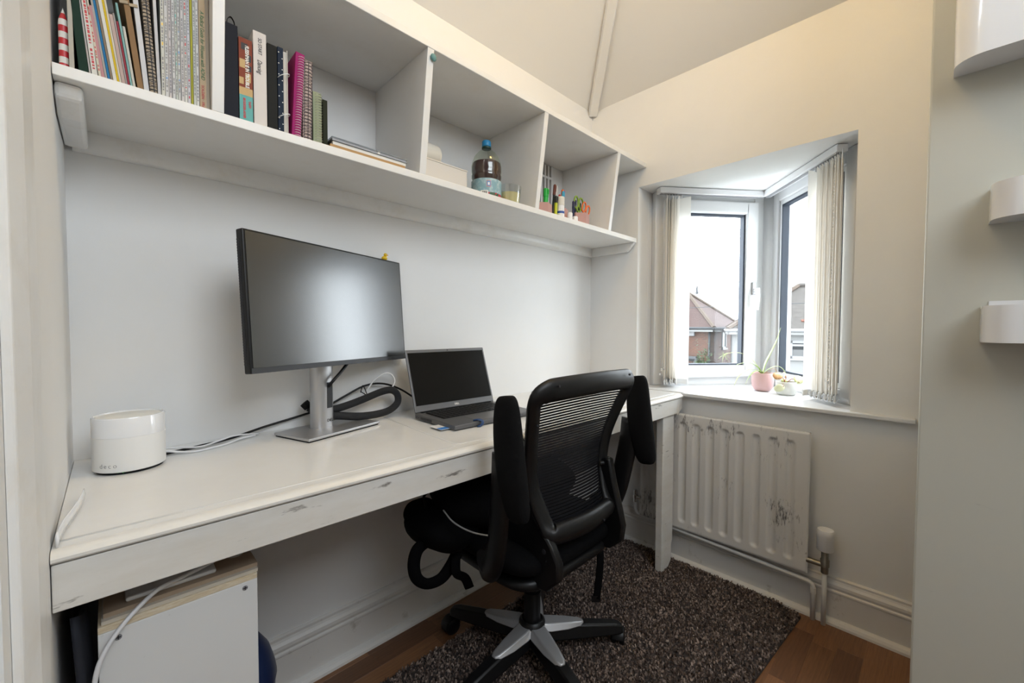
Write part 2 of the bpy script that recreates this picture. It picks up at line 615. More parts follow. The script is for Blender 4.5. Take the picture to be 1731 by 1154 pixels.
wb = MB().box(XL - .12, D, -0.1, L + .15, D + .12, 2.4).build('wall_back', 'wall_paint')
struct(wb, 'plain white painted wall behind the desk and shelf')
b = MB()
b.box(L, WY1, -0.1, L + .13, D, 2.4)
b.box(L, -.1, -0.1, L + .13, WY0, 2.4)
b.box(L, WY0, WZ1, L + .13, WY1, 2.4)
b.box(L, WY0, -0.1, L + .13, WY1, WZ0)
wr = b.build('wall_right', 'wall_paint')
struct(wr, 'white window wall with a triangular bay window')
b = MB().box(XL - .1, 0.47, -0.1, XL, D, 2.4)
b.box(-1.9, 0.40, -0.1, XL - .03, 0.47, 2.8)
wl = b.build('wall_left', 'wall_paint')
struct(wl, 'white side wall at the left end of the desk')
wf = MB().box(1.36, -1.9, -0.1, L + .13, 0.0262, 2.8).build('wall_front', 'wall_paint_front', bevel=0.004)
struct(wf, 'grey-white wall face at the right carrying the white wall pockets')
b = MB().box(-1.9, -1.9, -.1, -1.8, .47, 2.8)
b.box(-1.8, -1.9, -.1, 1.36, -1.8, 2.8)
wq = b.build('wall_landing', 'wall_paint')
struct(wq, 'white landing walls behind the photographer')
# ceilings: two slopes that meet in a hip over the far corner, then flat
rx, ry = L - run, D - run
b = MB()
b.prism([(XL - .12, D + .02, CZ - .016), (L + .02, D + .02, CZ - .016), (rx, ry, TOPZ), (XL - .12, ry, TOPZ)], (0, 0, .06))
b.prism([(L + .02, D + .02, CZ - .016), (L + .02, -1.9, CZ - .016), (rx, -1.9, TOPZ), (rx, ry, TOPZ)], (0, 0, .06))
b.prism([(-1.9, ry, TOPZ), (rx, ry, TOPZ), (rx, -1.9, TOPZ), (-1.9, -1.9, TOPZ)], (0, 0, .06))
b.box(-1.9, ry - .01, TOPZ - .02, XL - .1, 0.5, TOPZ + .06)
ce = b.build('ceiling', 'ceiling_paint')
struct(ce, 'off-white sloping ceilings meeting in a hip')
# cover strip along the hip
t0, t1 = 0.012, run
b = MB()
p0 = Vector((L - t0, D - t0, CZ + SLOPE * t0 - .03)); p1 = Vector((L - t1, D - t1, CZ + SLOPE * t1 - .006))
dirv = (p1 - p0).normalized(); side = Vector((1, -1, 0)).normalized() * .024
upv = dirv.cross(side.normalized()).normalized() * .012
if upv.z < 0: upv = -upv
b.prism([p0 - side, p0 - side * .8 - upv, p0 + side * .8 - upv, p0 + side, p0 + side + upv * 2, p0 - side + upv * 2], p1 - p0)
tr1 = b.build('trim_1', 'ceiling_paint', bevel=.003)
struct(tr1, 'white cover strip along the hip of the ceiling')

def skirting(name, a, c, inward, label):
    """skirting board profile swept from a to c; inward points into the room"""
    a, c, inn = Vector(a), Vector(c), Vector(inward)
    prof = [(0, 0), (.018, 0), (.018, .108), (.021, .112), (.021, .117), (.016, .121), (.019, .130), (.018, .139), (.012, .146), (.009, .152), (.009, .159), (.004, .163), (0, .163)]
    b = MB().prism([a + inn * p + Vector((0, 0, z)) for p, z in prof], c - a)
    o = b.build(name, 'skirting_paint')
    struct(o, label)
    q = [(.018, 0.0), (.038, 0.0), (.037, .008), (.032, .016), (.025, .020), (.018, .021)]
    b = MB().prism([a + inn * p + Vector((0, 0, z)) for p, z in q], c - a)
    k = b.build('floor_bead', 'skirting_paint', o)
    return o
skirting('baseboard_back', (XL, D, 0), (L, D, 0), (0, -1, 0), 'moulded white skirting board under the desk')
skirting('baseboard_right', (L, D - .04, 0), (L, 0.03, 0), (-1, 0, 0), 'moulded white skirting board under the radiator')

# door lining and architrave beside the camera
b = MB()
b.prism([(XL, .50, 0), (XL + .006, .505, 0), (XL + .012, .54, 0), (XL + .010, .63, 0), (XL + .007, .665, 0), (XL, .68, 0)], (0, 0, 2.3))
tr3 = b.build('trim_2', 'trim_paint', bevel=.002)
struct(tr3, 'white door architrave at the near left edge')
b = MB().box(XL - .03, .40, 0, XL - .004, .50, 2.3)
struct(b.build('trim_3', 'trim_paint'), 'white door lining at the near left edge')

# window board (sill) running into the bay
AP = Vector((2.425, 0.612, 0))               # apex of the bay, plan
PA = Vector((1.945, 0.985, 0))               # left end of the glazing
PB = Vector((1.965, 0.222, 0))               # right end of the glazing
SILL = 0.757
b = MB()
b.prism([(L - .026, .040, SILL - .015), (L - .026, .783, SILL - .015), (L + .004, .783, SILL - .015), (L + .004, .040, SILL - .015)], (0, 0, .015))
b.prism([(L, WY0, SILL - .015), (L, WY1, SILL - .015), (1.97, WY1, SILL - .015), (AP.x + .09, AP.y + .01, SILL - .015), (1.99, WY0 - .01, SILL - .015)], (0, 0, .015))
sill = b.build('trim_4', 'upvc', bevel=.003)
struct(sill, 'white painted window board under the bay window')
b = MB().prism([(L + .10, WY0 - .06, WZ1), (L + .10, WY1 + .06, WZ1), (AP.x + .14, AP.y + .01, WZ1)], (0, 0, .2))
b.prism([(L + .10, WY0 - .06, .3), (L + .10, WY1 + .06, .3), (AP.x + .14, AP.y + .01, .3)], (0, 0, SILL - .016 - .3))
# cheeks between the wall and the glazing
b.box(L + .10, WY1 - .001, .3, PA.x + .03, WY1 + .06, WZ1 + .1)
b.box(L + .10, WY0 - .06, .3, PB.x + .03, WY0 + .001, WZ1 + .1)
bayc = b.build('wall_bay', 'wall_paint')
struct(bayc, 'white soffit and cheeks of the bay window')

def window_unit(name, p0, p1, opening, label):
    """upvc unit between plan points p0 (reveal) and p1 (apex); inner face on the line, frame outwards"""
    u = (p1 - p0); ln = u.length; u.normalize()
    n = Vector((-u.y, u.x, 0))
    if n.dot(Vector((0, .6, 0)) - p0) < 0 and n.x > 0: n = -n
    if n.x > 0: n = -n                      # n points into the room
    root = thing(name, label, None, (p0 + p1) / 2 + Vector((0, 0, SILL)))
    root['kind'] = 'structure'
    z0, z1 = SILL + .001, WZ1 - .001

    def bar(b, s0, s1, za, zb, d0, d1):     # s along, d depth outwards from inner face
        c = p0 + u * ((s0 + s1) / 2) - n * ((d0 + d1) / 2) + Vector((0, 0, (za + zb) / 2))
        b.obox(c, u * (s1 - s0) / 2, n * (d1 - d0) / 2, Vector((0, 0, (zb - za) / 2)))
    fr = .052
    b = MB()
    bar(b, 0, fr, z0, z1, 0, .07); bar(b, ln - fr, ln, z0, z1, 0, .07)
    bar(b, fr, ln - fr, z0, z0 + fr, 0, .07); bar(b, fr, ln - fr, z1 - fr, z1, 0, .07)
    b.build('frame', 'upvc', root, bevel=.005)
    if opening:
        s0, s1, za, zb = fr - .012, ln - fr + .012, z0 + fr - .012, z1 - fr + .012
        sf = .058
        b = MB()
        bar(b, s0, s0 + sf, za, zb, -.018, .045); bar(b, s1 - sf, s1, za, zb, -.018, .045)
        bar(b, s0 + sf, s1 - sf, za, za + sf, -.018, .045); bar(b, s0 + sf, s1 - sf, zb - sf, zb, -.018, .045)
        sash = b.build('sash', 'upvc', root, bevel=.006)
        g0, g1, ga, gb = s0 + sf, s1 - sf, za + sf, zb - sf
        # handle on the apex side
        hs = s1 - sf / 2 + .004
        hp = p0 + u * hs + n * .018
        b = MB()
        b.obox(hp + n * .005 + Vector((0, 0, 1.245)), u * .010, n * .005, Vector((0, 0, .032)))
        h = b.build('handle', 'silver_paint', root, bevel=.003)
        b = MB()
        b.tube([hp + Vector((0, 0, 1.235)), hp + n * .034 + Vector((0, 0, 1.235))], .008, 10)
        b.tube([hp + n * .034 + Vector((0, 0, 1.244)), hp + n * .036 + Vector((0, 0, 1.20)), hp + n * .032 + Vector((0, 0, 1.135))], [.011, .011, .008], 10, ref=n, r2=[.007, .007, .005])
        b.build('lever', 'white_plastic', h, smooth=True)
    else:
        bd = .022
        g0, g1, ga, gb = fr, ln - fr, z0 + fr, z1 - fr
        b = MB()
        bar(b, g0, g0 + bd, ga, gb, .008, .05); bar(b, g1 - bd, g1, ga, gb, .008, .05)
        bar(b, g0 + bd, g1 - bd, ga, ga + bd, .008, .05); bar(b, g0 + bd, g1 - bd, gb - bd, gb, .008, .05)
        b.build('glazing_bead', 'upvc', root, bevel=.005)
        g0 += bd; g1 -= bd; ga += bd; gb -= bd
    gw = .008
    b = MB()
    bar(b, g0, g0 + gw, ga, gb, .006, .036); bar(b, g1 - gw, g1, ga, gb, .006, .036)
    bar(b, g0 + gw, g1 - gw, ga, ga + gw, .006, .036); bar(b, g0 + gw, g1 - gw, gb - gw, gb, .006, .036)
    b.build('gasket', 'gasket', root)
    b = MB()
    bar(b, g0, g1, ga, gb, .018, .022)
    b.build('pane', 'window_glass', root)
    return root, u, n, ln
w1, uA, nA, lenA = window_unit('window_1', PA, AP - (AP - PA).normalized() * .03, True, 'white framed opening window of the bay, left pane')
w2, uB, nB, lenB = window_unit('window_2', PB, AP - (AP - PB).normalized() * .03, False, 'white framed fixed window of the bay, right pane')
b = MB().lathe((AP.x + .012, AP.y, SILL), [(.042, 0), (.042, WZ1 - SILL)], 12)
struct(b.build('trim_5', 'upvc', smooth=True), 'white corner post joining the two bay windows')

# ================================================================ desk
DZ = 0.752
desk = thing('desk', 'long built-in cream painted desk with worn front edge', 'desk', ((XL + L) / 2, 1.03, 0))
MB().box(XL + .001, .792, DZ - .016, L - .001, D - .001, DZ).build('desk_top', 'desk_paint', desk)
prof = [(.792, DZ), (.784, DZ + .0005), (.777, DZ - .002), (.773, DZ - .007), (.773, DZ - .011), (.777, DZ - .0145), (.792, DZ - .0145)]
MB().prism([(XL + .001, yy, zz) for yy, zz in prof], (L - XL - .030, 0, 0)).build('edge_moulding', 'desk_edge_paint', desk, smooth='auto')
b = MB().box(XL + .001, .779, .673, L - .075, .800, DZ - .017)
# the fascia sweeps down to the leg on its right end
b.prism([(L - .075, .779, .665), (L - .026, .779, .690), (L - .026, .779, DZ - .017), (L - .075, .779, DZ - .017)], (0, .021, 0))
b.build('fascia', 'desk_edge_paint', desk, bevel=.0015)
b = MB().prism([(1.652, .788, 0.0), (1.700, .788, 0.0), (1.742, .788, .035), (1.742, .788, .10), (1.752, .788, .12), (1.752, .788, .673), (1.648, .788, .673)], (0, .030, 0))
b.build('leg', 'desk_edge_paint', desk, bevel=.003)
MB().box(XL + .002, D - .022, .69, L - .002, D - .002, DZ - .017).build('wall_batten', 'desk_paint', desk)
MB().box(XL + .002, .82, .69, XL + .022, D - .03, DZ - .017).build('wall_batten', 'desk_paint', desk)
# raised joint beads in the painted top
b = MB().tube([(.637, D - .004, DZ), (.628, 1.19, DZ), (.612, .835, DZ), (.622, .823, DZ), (.72, .815, DZ), (1.80, .815, DZ)], .0036, 6, ref=(0, 0, 1), r2=.0020)
b.build('joint_bead', 'desk_paint', desk, smooth=True)
b = MB().tube([(XL + .004, .815, DZ), (.60, .815, DZ)], .003, 6, ref=(0, 0, 1), r2=.001)
b.build('joint_bead', 'desk_paint', desk, smooth=True)

# ================================================================ wall shelf
shelf = thing('wall_shelf', 'long white open wall shelf with five compartments', 'shelf', ((XL + L) / 2, D, 1.41))
SB0, SB1, ST0, ST1 = 1.455, 1.475, 1.800, 1.820
FYB, FYT = 1.024, 0.979                       # front edges, lower and upper board
MB().box(XL + .001, FYB, SB0, L - .001, D - .001, SB1).build('lower_board', 'shelf_paint', shelf, bevel=.0015)
MB().box(XL + .001, FYT, ST0, L - .001, D - .001, ST1).build('upper_board', 'shelf_paint', shelf, bevel=.0015)
for x0 in (.1565, .633, 1.112, 1.589):
    MB().prism([(x0, FYB + .001, SB1), (x0, FYT + .001, ST0), (x0, D - .001, ST0), (x0, D - .001, SB1)], (.0205, 0, 0)).build('divider', 'shelf_paint', shelf, bevel=.001)
cl = [(D - .001, SB0), (D - .020, SB0), (D - .021, 1.43), (D - .016, 1.418), (D - .008, 1.413), (D - .001, 1.412)]
MB().prism([(XL + .012, yy, zz) for yy, zz in cl], (L - XL - .014, 0, 0)).build('wall_batten', 'trim_paint', shelf, smooth='auto')
# shaped end battens on the side walls
MB().prism([(L - .001, D - .02, SB0), (L - .001, FYB + .004, SB0), (L - .001, FYB + .008, SB0 - .006), (L - .001, FYB + .040, SB0 - .042), (L - .001, D - .02, SB0 - .042)], (-.020, 0, 0)).build('end_batten', 'shelf_paint', shelf, bevel=.002)
MB().prism([(XL + .001, D - .02, SB0), (XL + .001, FYB + .02, SB0), (XL + .001, FYB + .03, SB0 - .022), (XL + .001, FYB + .075, SB0 - .042), (XL + .001, D - .02, SB0 - .042)], (.035, 0, 0)).build('end_batten', 'trim_paint', shelf, bevel=.006)
# blob of sticky tack on the second divider
bl = MB().ball((.650, FYT + .0, 1.778), .0095, 10, (1, .6, 1.1))
o = bl.build('sticky_tack', mat('tack_teal', (0.13, 0.28, 0.27), .6), smooth=True)
tag(o, 'small teal blob of sticky tack on the shelf divider edge', 'sticky tack')

# ================================================================ radiator
rad = thing('radiator', 'white fluted panel radiator with scuffed paint below the window board', 'radiator', (1.80, .63, 0))
RX, RY0, RY1, RZ0, RZ1 = 1.777, .305, .962, .163, .672
flutes = [.364 + .0566 * i for i in range(11)]

def rp(u, v):
    y = RY0 + (RY1 - RY0) * u
    z = RZ0 + (RZ1 - RZ0) * v
    x = RX
    d = 1e9
    for fy in flutes:
        zc = min(max(z, RZ0 + .048), RZ1 - .052)
        d = min(d, math.hypot(y - fy, z - zc))
    wd = .0150
    if d < wd:
        q = d / wd
        x += .009 * (1 - q * q) ** 0.6 if q < 1 else 0
    e = min(y - RY0, RY1 - y, z - RZ0, RZ1 - z)
    if e < .006:
        x += .004 * (1 - e / .006) ** 2
    return (x, y, z)
MB().grid(rp, 220, 110).build('front_panel', 'radiator_paint', rad, smooth=True)
b = MB().box(RX + .010, RY0 + .0015, RZ0 + .001, RX + .016, RY1 - .0015, RZ1 - .001)
b.box(RX + .003, RY0 + .0005, RZ0, RX + .0105, RY0 + .004, RZ1); b.box(RX + .003, RY1 - .004, RZ0, RX + .0105, RY1 - .0005, RZ1)
b.box(RX + .003, RY0, RZ1 - .003, RX + .0105, RY1, RZ1); b.box(RX + .003, RY0, RZ0, RX + .0105, RY1, RZ0 + .003)
b.build('back_panel', 'radiator_body', rad)
for yy in (.42, .85):
    MB().box(RX + .017, yy, .25, L - .001, yy + .03, .60).build('wall_bracket', 'radiator_body', rad)
# thermostatic valve
vx, vy = RX + .008, .256
valve = MB().lathe((vx, vy, .185), [(.0, 0), (.011, 0), (.011, .022), (.0135, .024), (.0135, .048), (.011, .052), (.011, .075), (.016, .077), (.016, .086), (.0, .086)], 12).build('valve_body', 'brass_dull', rad, smooth='auto')
MB().lathe((vx, vy, .266), [(0, 0), (.022, 0), (.0250, .004), (.0250, .050), (.0258, .052), (.0258, .068), (.023, .074), (0, .075)], 24).build('valve_head', 'white_plastic', valve, smooth='auto')
MB().cyl((vx, RY0 + .004, .213), (vx, vy, .213), .0095, n=10).build('valve_tail', 'brass_dull', valve, smooth='auto')
MB().tube([(vx, vy, .19), (vx, vy, -.004)], .0075, 10).build('supply_pipe', 'radiator_body', rad, smooth=True)
# return pipe running low along the skirting from the far end
px_ = 1.788
pts = smooth_path([(px_, .988, .235), (px_, .988, .19), (px_ + .002, .978, .165), (px_ + .003, .955, .156)], 6) + [Vector((px_ + .003, .32, .135))]
pts += smooth_path([(px_ + .003, .305, .134), (px_ + .003, .293, .127), (px_ + .003, .288, .110)], 5) + [Vector((px_ + .003, .288, -.004))]
MB().tube(pts, .0078, 10).build('return_pipe', 'radiator_body', rad, smooth=True)
MB().lathe((px_ + .003, .288, .095), [(.009, 0), (.0098, .004), (.0098, .018), (.009, .022)], 12).build('pipe_elbow', 'radiator_body', rad, smooth='auto')
lv = MB().lathe((px_, .988, .215), [(0, 0), (.009, 0), (.009, .018), (.012, .02), (.012, .034), (.009, .036), (.009, .058), (0, .06)], 10).build('lockshield_valve', 'chrome', rad, smooth='auto')
MB().cyl((px_, RY1 - .004, .24), (px_, .99, .24), .008, n=10).build('valve_tail', 'chrome', lv, smooth='auto')

# ================================================================ vertical blinds
def blind(name, p0, u, n, ln, spots, turned, label, chain_s, zb, rlen):
    zt = WZ1 - .002
    off = .052
    root = thing(name, label, 'blind', p0 + u * .15 + n * off + Vector((0, 0, zb)))
    a = p0 + n * off
    MB().obox(a + u * (rlen[0] + rlen[1]) / 2 + Vector((0, 0, zt - .014)), u * (rlen[1] - rlen[0]) / 2, n * .020, Vector((0, 0, .014))).build('headrail', 'white_gloss', root, bevel=.003)
    MB().obox(a + u * (rlen[0] + rlen[1]) / 2 + Vector((0, 0, zt - .0292)), u * ((rlen[1] - rlen[0]) / 2 - .01), n * .008, Vector((0, 0, .0012))).build('rail_slot', 'ink_grey', root)
    wd = .089
    for i, (s, ang) in enumerate(spots):
        d = (u * math.cos(R(ang)) + n * math.sin(R(ang)))
        c = a + u * s
        pr = d.cross(Vector((0, 0, 1)))
        z0, z1 = zb + .012, zt - .045

        def fn(p, q, c=c, d=d, pr=pr, z0=z0, z1=z1):
            t = (p - .5) * wd
            return c + d * t + pr * (.003 * math.cos(p * PI)) + Vector((0, 0, z0 + (z1 - z0) * q))
        v = MB().grid(fn, 6, 1).build('vane', 'vane_fabric', root, smooth=True)
        MB().obox(c + Vector((0, 0, z0 + .010)), d * (wd / 2 - .003), pr * .0016, Vector((0, 0, .012))).build('weight', 'clear_plastic', v)
        MB().obox(c + Vector((0, 0, z1 + .012)), d * .006, pr * .001, Vector((0, 0, .014))).build('hanger', 'clear_plastic', v)
        # bead chain loops that link the weights
        b = MB()
        for e in (-1, 1):
            for k in range(5):
                b.ball(c + d * (e * (wd / 2 - .002)) + pr * (.004 * math.sin(k)) + Vector((0, 0, z0 + .022 - .006 * k)), .0021, 6)
        tag(b.build('link_chain', 'clear_plastic', v, smooth=True), kind='stuff')
    # operating chain with its weights
    c = a + u * chain_s
    b = MB()
    zc = zb + .085
    nb = 70
    for k in range(nb):
        z = zt - .03 - (zt - .03 - zc) * k / (nb - 1)
        b.ball(c + n * .014 + u * (.004 + .010 * (k / nb)) + Vector((0, 0, z)), .0019, 6)
        b.ball(c + n * .020 - u * .004 + Vector((0, 0, z)), .0019, 6)
    tag(b.build('operating_chain', 'clear_plastic', root, smooth=True), kind='stuff')
    for dz, du in ((0, .004), (-.022, -.004), (.004, .016)):
        MB().lathe(c + n * .018 + u * du + Vector((0, 0, zc - .012 + dz)), [(0, 0), (.005, .002), (.006, .008), (.004, .014), (0, .016)], 8).build('chain_weight', 'chrome', root, smooth=True)
    return root
blind('vertical_blind', PA, uA, nA, lenA,
      [(.030, 114), (.044, 118), (.058, 113), (.072, 117), (.086, 112), (.104, 48)], None,
      'drawn-back cream vertical blind beside the shelf end of the bay', .004, SILL + .006, (-.012, lenA - .035))
blind('vertical_blind', PB, uB, nB, lenB,
      [(-.008, 139), (.006, 134), (.022, 136), (.036, 133), (.050, 137), (.064, 132), (.078, 136), (.092, 133), (.106, 136), (.120, 132), (.146, 112)], None,
      'drawn-back cream vertical blind at the right reveal of the bay', .006, SILL + .006, (-.006, lenB - .035))

# ================================================================ monitor
mrot = R(22)
mu = Vector((math.cos(mrot), math.sin(mrot), 0))
mn = Vector((math.sin(mrot), -math.cos(mrot), 0))            # towards the viewer
mon = thing('monitor', 'black widescreen monitor on a silver stand', 'monitor', (.440, 1.185, DZ))
tilt = R(4)
sn = mn * math.cos(tilt) + Vector((0, 0, math.sin(tilt)))     # screen normal
sv = Vector((0, 0, 1)) * math.cos(tilt) - mn * math.sin(tilt)
sc_ = Vector((.467, 1.167, 1.0985))
hw, hh = .268, .1625
b = MB().obox(sc_ - sn * .011, mu * hw, sv * hh, sn * .011)
b.build('housing', 'black_plastic', mon, bevel=.003)
MB().obox(sc_ - sn * .034 - mu * .0, mu * .13, sv * .10, sn * .014).build('back_bulge', 'black_plastic', mon, bevel=.008)
scr = MB().obox(sc_ + sn * .0006 + sv * .004, mu * (hw - .006), sv * (hh - .009), sn * .0006).build('screen', 'screen_glass', mon)
MB().obox(sc_ + sn * .0010 - sv * (hh - .0065), mu * (hw - .002), sv * .006, sn * .0010).build('lower_bezel', mat('bezel_grey', (.03, .032, .037), .45), mon)
# row of vent slots down the left edge
b = MB()
for k in range(46):
    b.obox(sc_ - sn * .015 - mu * (hw + .0002) + sv * (-hh + .022 + k * .0062), mu * .0006, sv * .0020, sn * .0045)
tag(b.build('side_vent', 'ink_dark', mon), kind='stuff')
bc = Vector((.440, 1.185, DZ))
brot = R(18)
bu = Vector((math.cos(brot), math.sin(brot), 0)); bn = Vector((math.sin(brot), -math.cos(brot), 0))
MB().obox(bc + Vector((0, 0, .0018)), bu * .114, bn * .068, Vector((0, 0, .0016))).build('base_pad', 'black_matte', mon)
MB().obox(bc + Vector((0, 0, .0070)), bu * .117, bn * .071, Vector((0, 0, .0036))).build('base_plate', 'aluminium', mon, bevel=.002)
# the riser: a rounded flat column that leaves a cable slot
pc = bc - bn * .018 - bu * .012
sect = []
for k in range(20):
    a = 2 * PI * k / 20
    cx, sy = math.cos(a), math.sin(a)
    sect.append(pc + bu * (.030 * math.copysign(abs(cx) ** .55, cx)) + bn * (.021 * math.copysign(abs(sy) ** .8, sy)) + Vector((0, 0, .0106)))
riser = MB().prism(sect, (0, 0, .30)).build('riser', 'aluminium', mon, smooth='auto')
MB().obox(pc + bn * .0206 + bu * .010 + Vector((0, 0, .100)), bu * .009, bn * .0010, Vector((0, 0, .036))).build('cable_slot', 'lead_grey', riser, bevel=.0009)
MB().obox(pc - bn * .0 + Vector((0, 0, .30)), bu * .04, bn * .03, Vector((0, 0, .04))).build('neck', 'black_plastic', mon, bevel=.006)
lettering('maker_mark', 'DELL', .0115, 'ink_dark', riser, MW[riser.name].inverted() @ basis(pc + bn * .0214 + bu * .001 + Vector((0, 0, .026)), bu, (0, 0, 1)))

# rubber duck on the top edge of the monitor
dk = sc_ + sv * (hh + .0) + mu * .206 - sn * .012
duck = thing('rubber_duck', 'tiny yellow rubber duck on top of the monitor', 'duck', dk)
MB().ball(dk + Vector((0, 0, .0072)), .0085, 12, (1.2, .9, .85)).build('body', 'yellow_plastic', duck, smooth=True)
MB().ball(dk + Vector((.003, -.001, .0180)), .0062, 10).build('head', 'yellow_plastic', duck, smooth=True)
MB().ball(dk + Vector((.0095, -.002, .0175)), .0026, 8, (1.3, 1, .6)).build('beak', 'orange_plastic', duck, smooth=True)
MB().ball(dk + Vector((.006, -.006, .0200)), .0012, 6).build('eye', 'ink_dark', duck, smooth=True)

# ================================================================ laptop
lx0, lx1, ly0, ly1 = .684, 1.013, .929, 1.140
lap = thing('laptop', 'open dark grey laptop with a black screen', 'laptop', ((lx0 + lx1) / 2, (ly0 + ly1) / 2, DZ))
base = MB().prism([(lx0, ly0, DZ + .003), (lx0, ly1, DZ + .003), (lx0, ly1, DZ + .019), (lx0, ly0, DZ + .016)], (lx1 - lx0, 0, 0)).build('base', 'laptop_grey', lap, bevel=.0025)
for ex in (lx0 + .02, lx1 - .03):
    for ey in (ly0 + .015, ly1 - .02):
        MB().box(ex, ey, DZ, ex + .012, ey + .006, DZ + .0032).build('rubber_foot', 'black_matte', base)
def ltop(y_): return DZ + .016 + .003 * (y_ - ly0) / (ly1 - ly0)
MB().obox(((lx0 + lx1) / 2, 1.070, ltop(1.07) - .0006), (.139, 0, 0), (0, .050, .0007), (0, 0, .0009)).build('keyboard_well', 'black_matte', base)
kx0 = (lx0 + lx1) / 2 - .136
proto = None
for r_ in range(6):
    ky = 1.028 + r_ * .0172
    x = kx0
    widths = [.0178] * 15
    if r_ == 0: widths = [.018, .018, .018, .018, .090, .018, .018, .018, .0178, .0178, .0178]
    for wd in widths:
        if wd < .02:
            if proto is None:
                proto = MB().box(-.0078, -.0075, 0, .0078, .0075, .0022).build('key', 'key_black', base, local=True, bevel=.0006, seg=1)
                k = proto
            else:
                k = link_copy(proto, 'key', base, (0, 0, 0))
        else:
            k = MB().box(-wd / 2 + .001, -.0075, 0, wd / 2 - .001, .0075, .0022).build('space_bar', 'key_black', base, local=True)
        k.location = MW[base.name].inverted() @ Vector((x + wd / 2, ky, ltop(ky) + .0001))
        x += wd + .0004
MB().obox(((lx0 + lx1) / 2 - .02, .973, ltop(.973) + .0001), (.055, 0, 0), (0, .032, .00046), (0, 0, .0004)).build('touchpad', mat('touchpad_grey', (.17, .17, .175), .35, metal=.4), base)
b = MB()
for k in range(12):
    b.box(lx0 - .0004, 1.045 + k * .0052, DZ + .006, lx0 + .001, 1.048 + k * .0052, DZ + .014)
tag(b.build('side_vent', 'ink_dark', base), kind='stuff')
for yy in (1.116, 1.127):
    MB().cyl((lx0 - .0005, yy, DZ + .0105), (lx0 + .001, yy, DZ + .0105), .0022, n=10).build('port', 'ink_dark', base)
hb = Vector(((lx0 + lx1) / 2, ly1 - .004, DZ + .020))
la = R(18)
lv_ = Vector((0, math.sin(la), math.cos(la))); ln_ = Vector((0, -math.cos(la), math.sin(la)))
lh = .206
lid = MB().obox(hb + lv_ * (lh / 2) - ln_ * .003, (.1645, 0, 0), lv_ * lh / 2, ln_ * .003).build('lid', 'laptop_grey', lap, bevel=.0025)
MB().obox(hb + lv_ * (.0215 + .174 / 2) + ln_ * .0004, (.1575, 0, 0), lv_ * .087, ln_ * .0004).build('screen', 'laptop_screen', lid)
MB().ball(hb + lv_ * .2005 + ln_ * .0006, .0022, 8).build('camera_lens', 'ink_dark', lid)
MB().obox(hb - lv_ * .002 + Vector((0, .001, 0)), (.145, 0, 0), (0, .006, 0), (0, 0, .0045)).build('hinge', 'black_plastic', lap)
lettering('maker_mark', 'DELL', .0085, 'ink_white', lid, MW[lid.name].inverted() @ basis(hb + lv_ * .0085 + ln_ * .0005 + Vector((-.011, 0, 0)), (1, 0, 0), lv_), offset=.0002)
sc1 = thing('smart_card', 'white and blue plastic card sticking out of the laptop side', 'card', (lx0 - .012, .985, DZ + .006))
MB().box(lx0 - .030, .952, DZ + .0052, lx0 + .004, 1.010, DZ + .0062).build('card', 'white_plastic', sc1)
MB().box(lx0 - .0302, .952, DZ + .0063, lx0 - .001, .974, DZ + .0066).build('printed_band', mat('card_blue', (.05, .22, .62), .4), sc1)
ct = MB().tube(smooth_path([(.762, .944, DZ + .0178), (.772, .932, DZ + .0205), (.779, .924, DZ + .016), (.777, .922, DZ + .008), (.770, .926, DZ + .0025), (.764, .922, DZ + .0035)], 5), .0028, 8, ref=(1, 0, 0), r2=.0055)
tag(ct.build('rubber_loop', 'blue_rubber', smooth=True), 'navy rubber loop hooked over the front edge of the laptop', 'cable tie')

# ================================================================ router
rc = Vector((.0265, 1.152, DZ))
router = thing('wifi_router', 'white cylindrical wireless router at the left end of the desk', 'router', rc)
rr_ = .0565
MB().lathe(rc, [(0, .0005), (rr_ - .006, .0005), (rr_ - .004, .004), (rr_ - .004, .006)], 48).build('foot', 'black_matte', router, smooth='auto')
MB().lathe(rc, [(rr_ - .003, .005), (rr_ - .0005, .0065), (rr_, .009), (rr_, .072)], 64).build('body', mat('router_matte', (.80, .80, .79), .5), router, smooth='auto')
MB().lathe(rc, [(rr_, .0722), (rr_, .108), (rr_ - .0012, .1105), (rr_ - .0035, .1105), (rr_ - .004, .107)], 64).build('gloss_band', 'white_gloss', router, smooth='auto')
MB().lathe(rc, [(0, .1080), (rr_ - .0065, .1080), (rr_ - .0045, .1070), (rr_ - .0042, .1040)], 64).build('top_disc', mat('router_top', (.78, .77, .72), .45), router, smooth='auto')
MB().lathe(rc, [(rr_ - .0048, .1070), (rr_ - .0040, .1066), (rr_ - .0038, .104)], 64).build('shadow_gap', 'ink_grey', router)
led_d = Vector((-.30, -.95, 0)).normalized()
MB().obox(rc + led_d * (rr_ - .006) + Vector((0, 0, .0046)), led_d.cross(Vector((0, 0, 1))) * .004, led_d * .0015, Vector((0, 0, .0012))).build('status_light', mat('led_green', (.1, .8, .2), .4, emit=((.10, 1.0, .22), 40)), router)
# lettering wrapped round the body, glyph by glyph
ang0 = R(180 + 38)
for i, ch in enumerate('deco'):
    a = ang0 + i * R(8.0)
    dv = Vector((math.cos(a), math.sin(a), 0))
    lettering('maker_mark', ch, .0125, 'ink_grey', router, MW[router.name].inverted() @ basis(rc + dv * (rr_ + .0001) + Vector((0, 0, .0155)), (-math.sin(a), math.cos(a), 0), (0, 0, 1)), offset=-.0002)

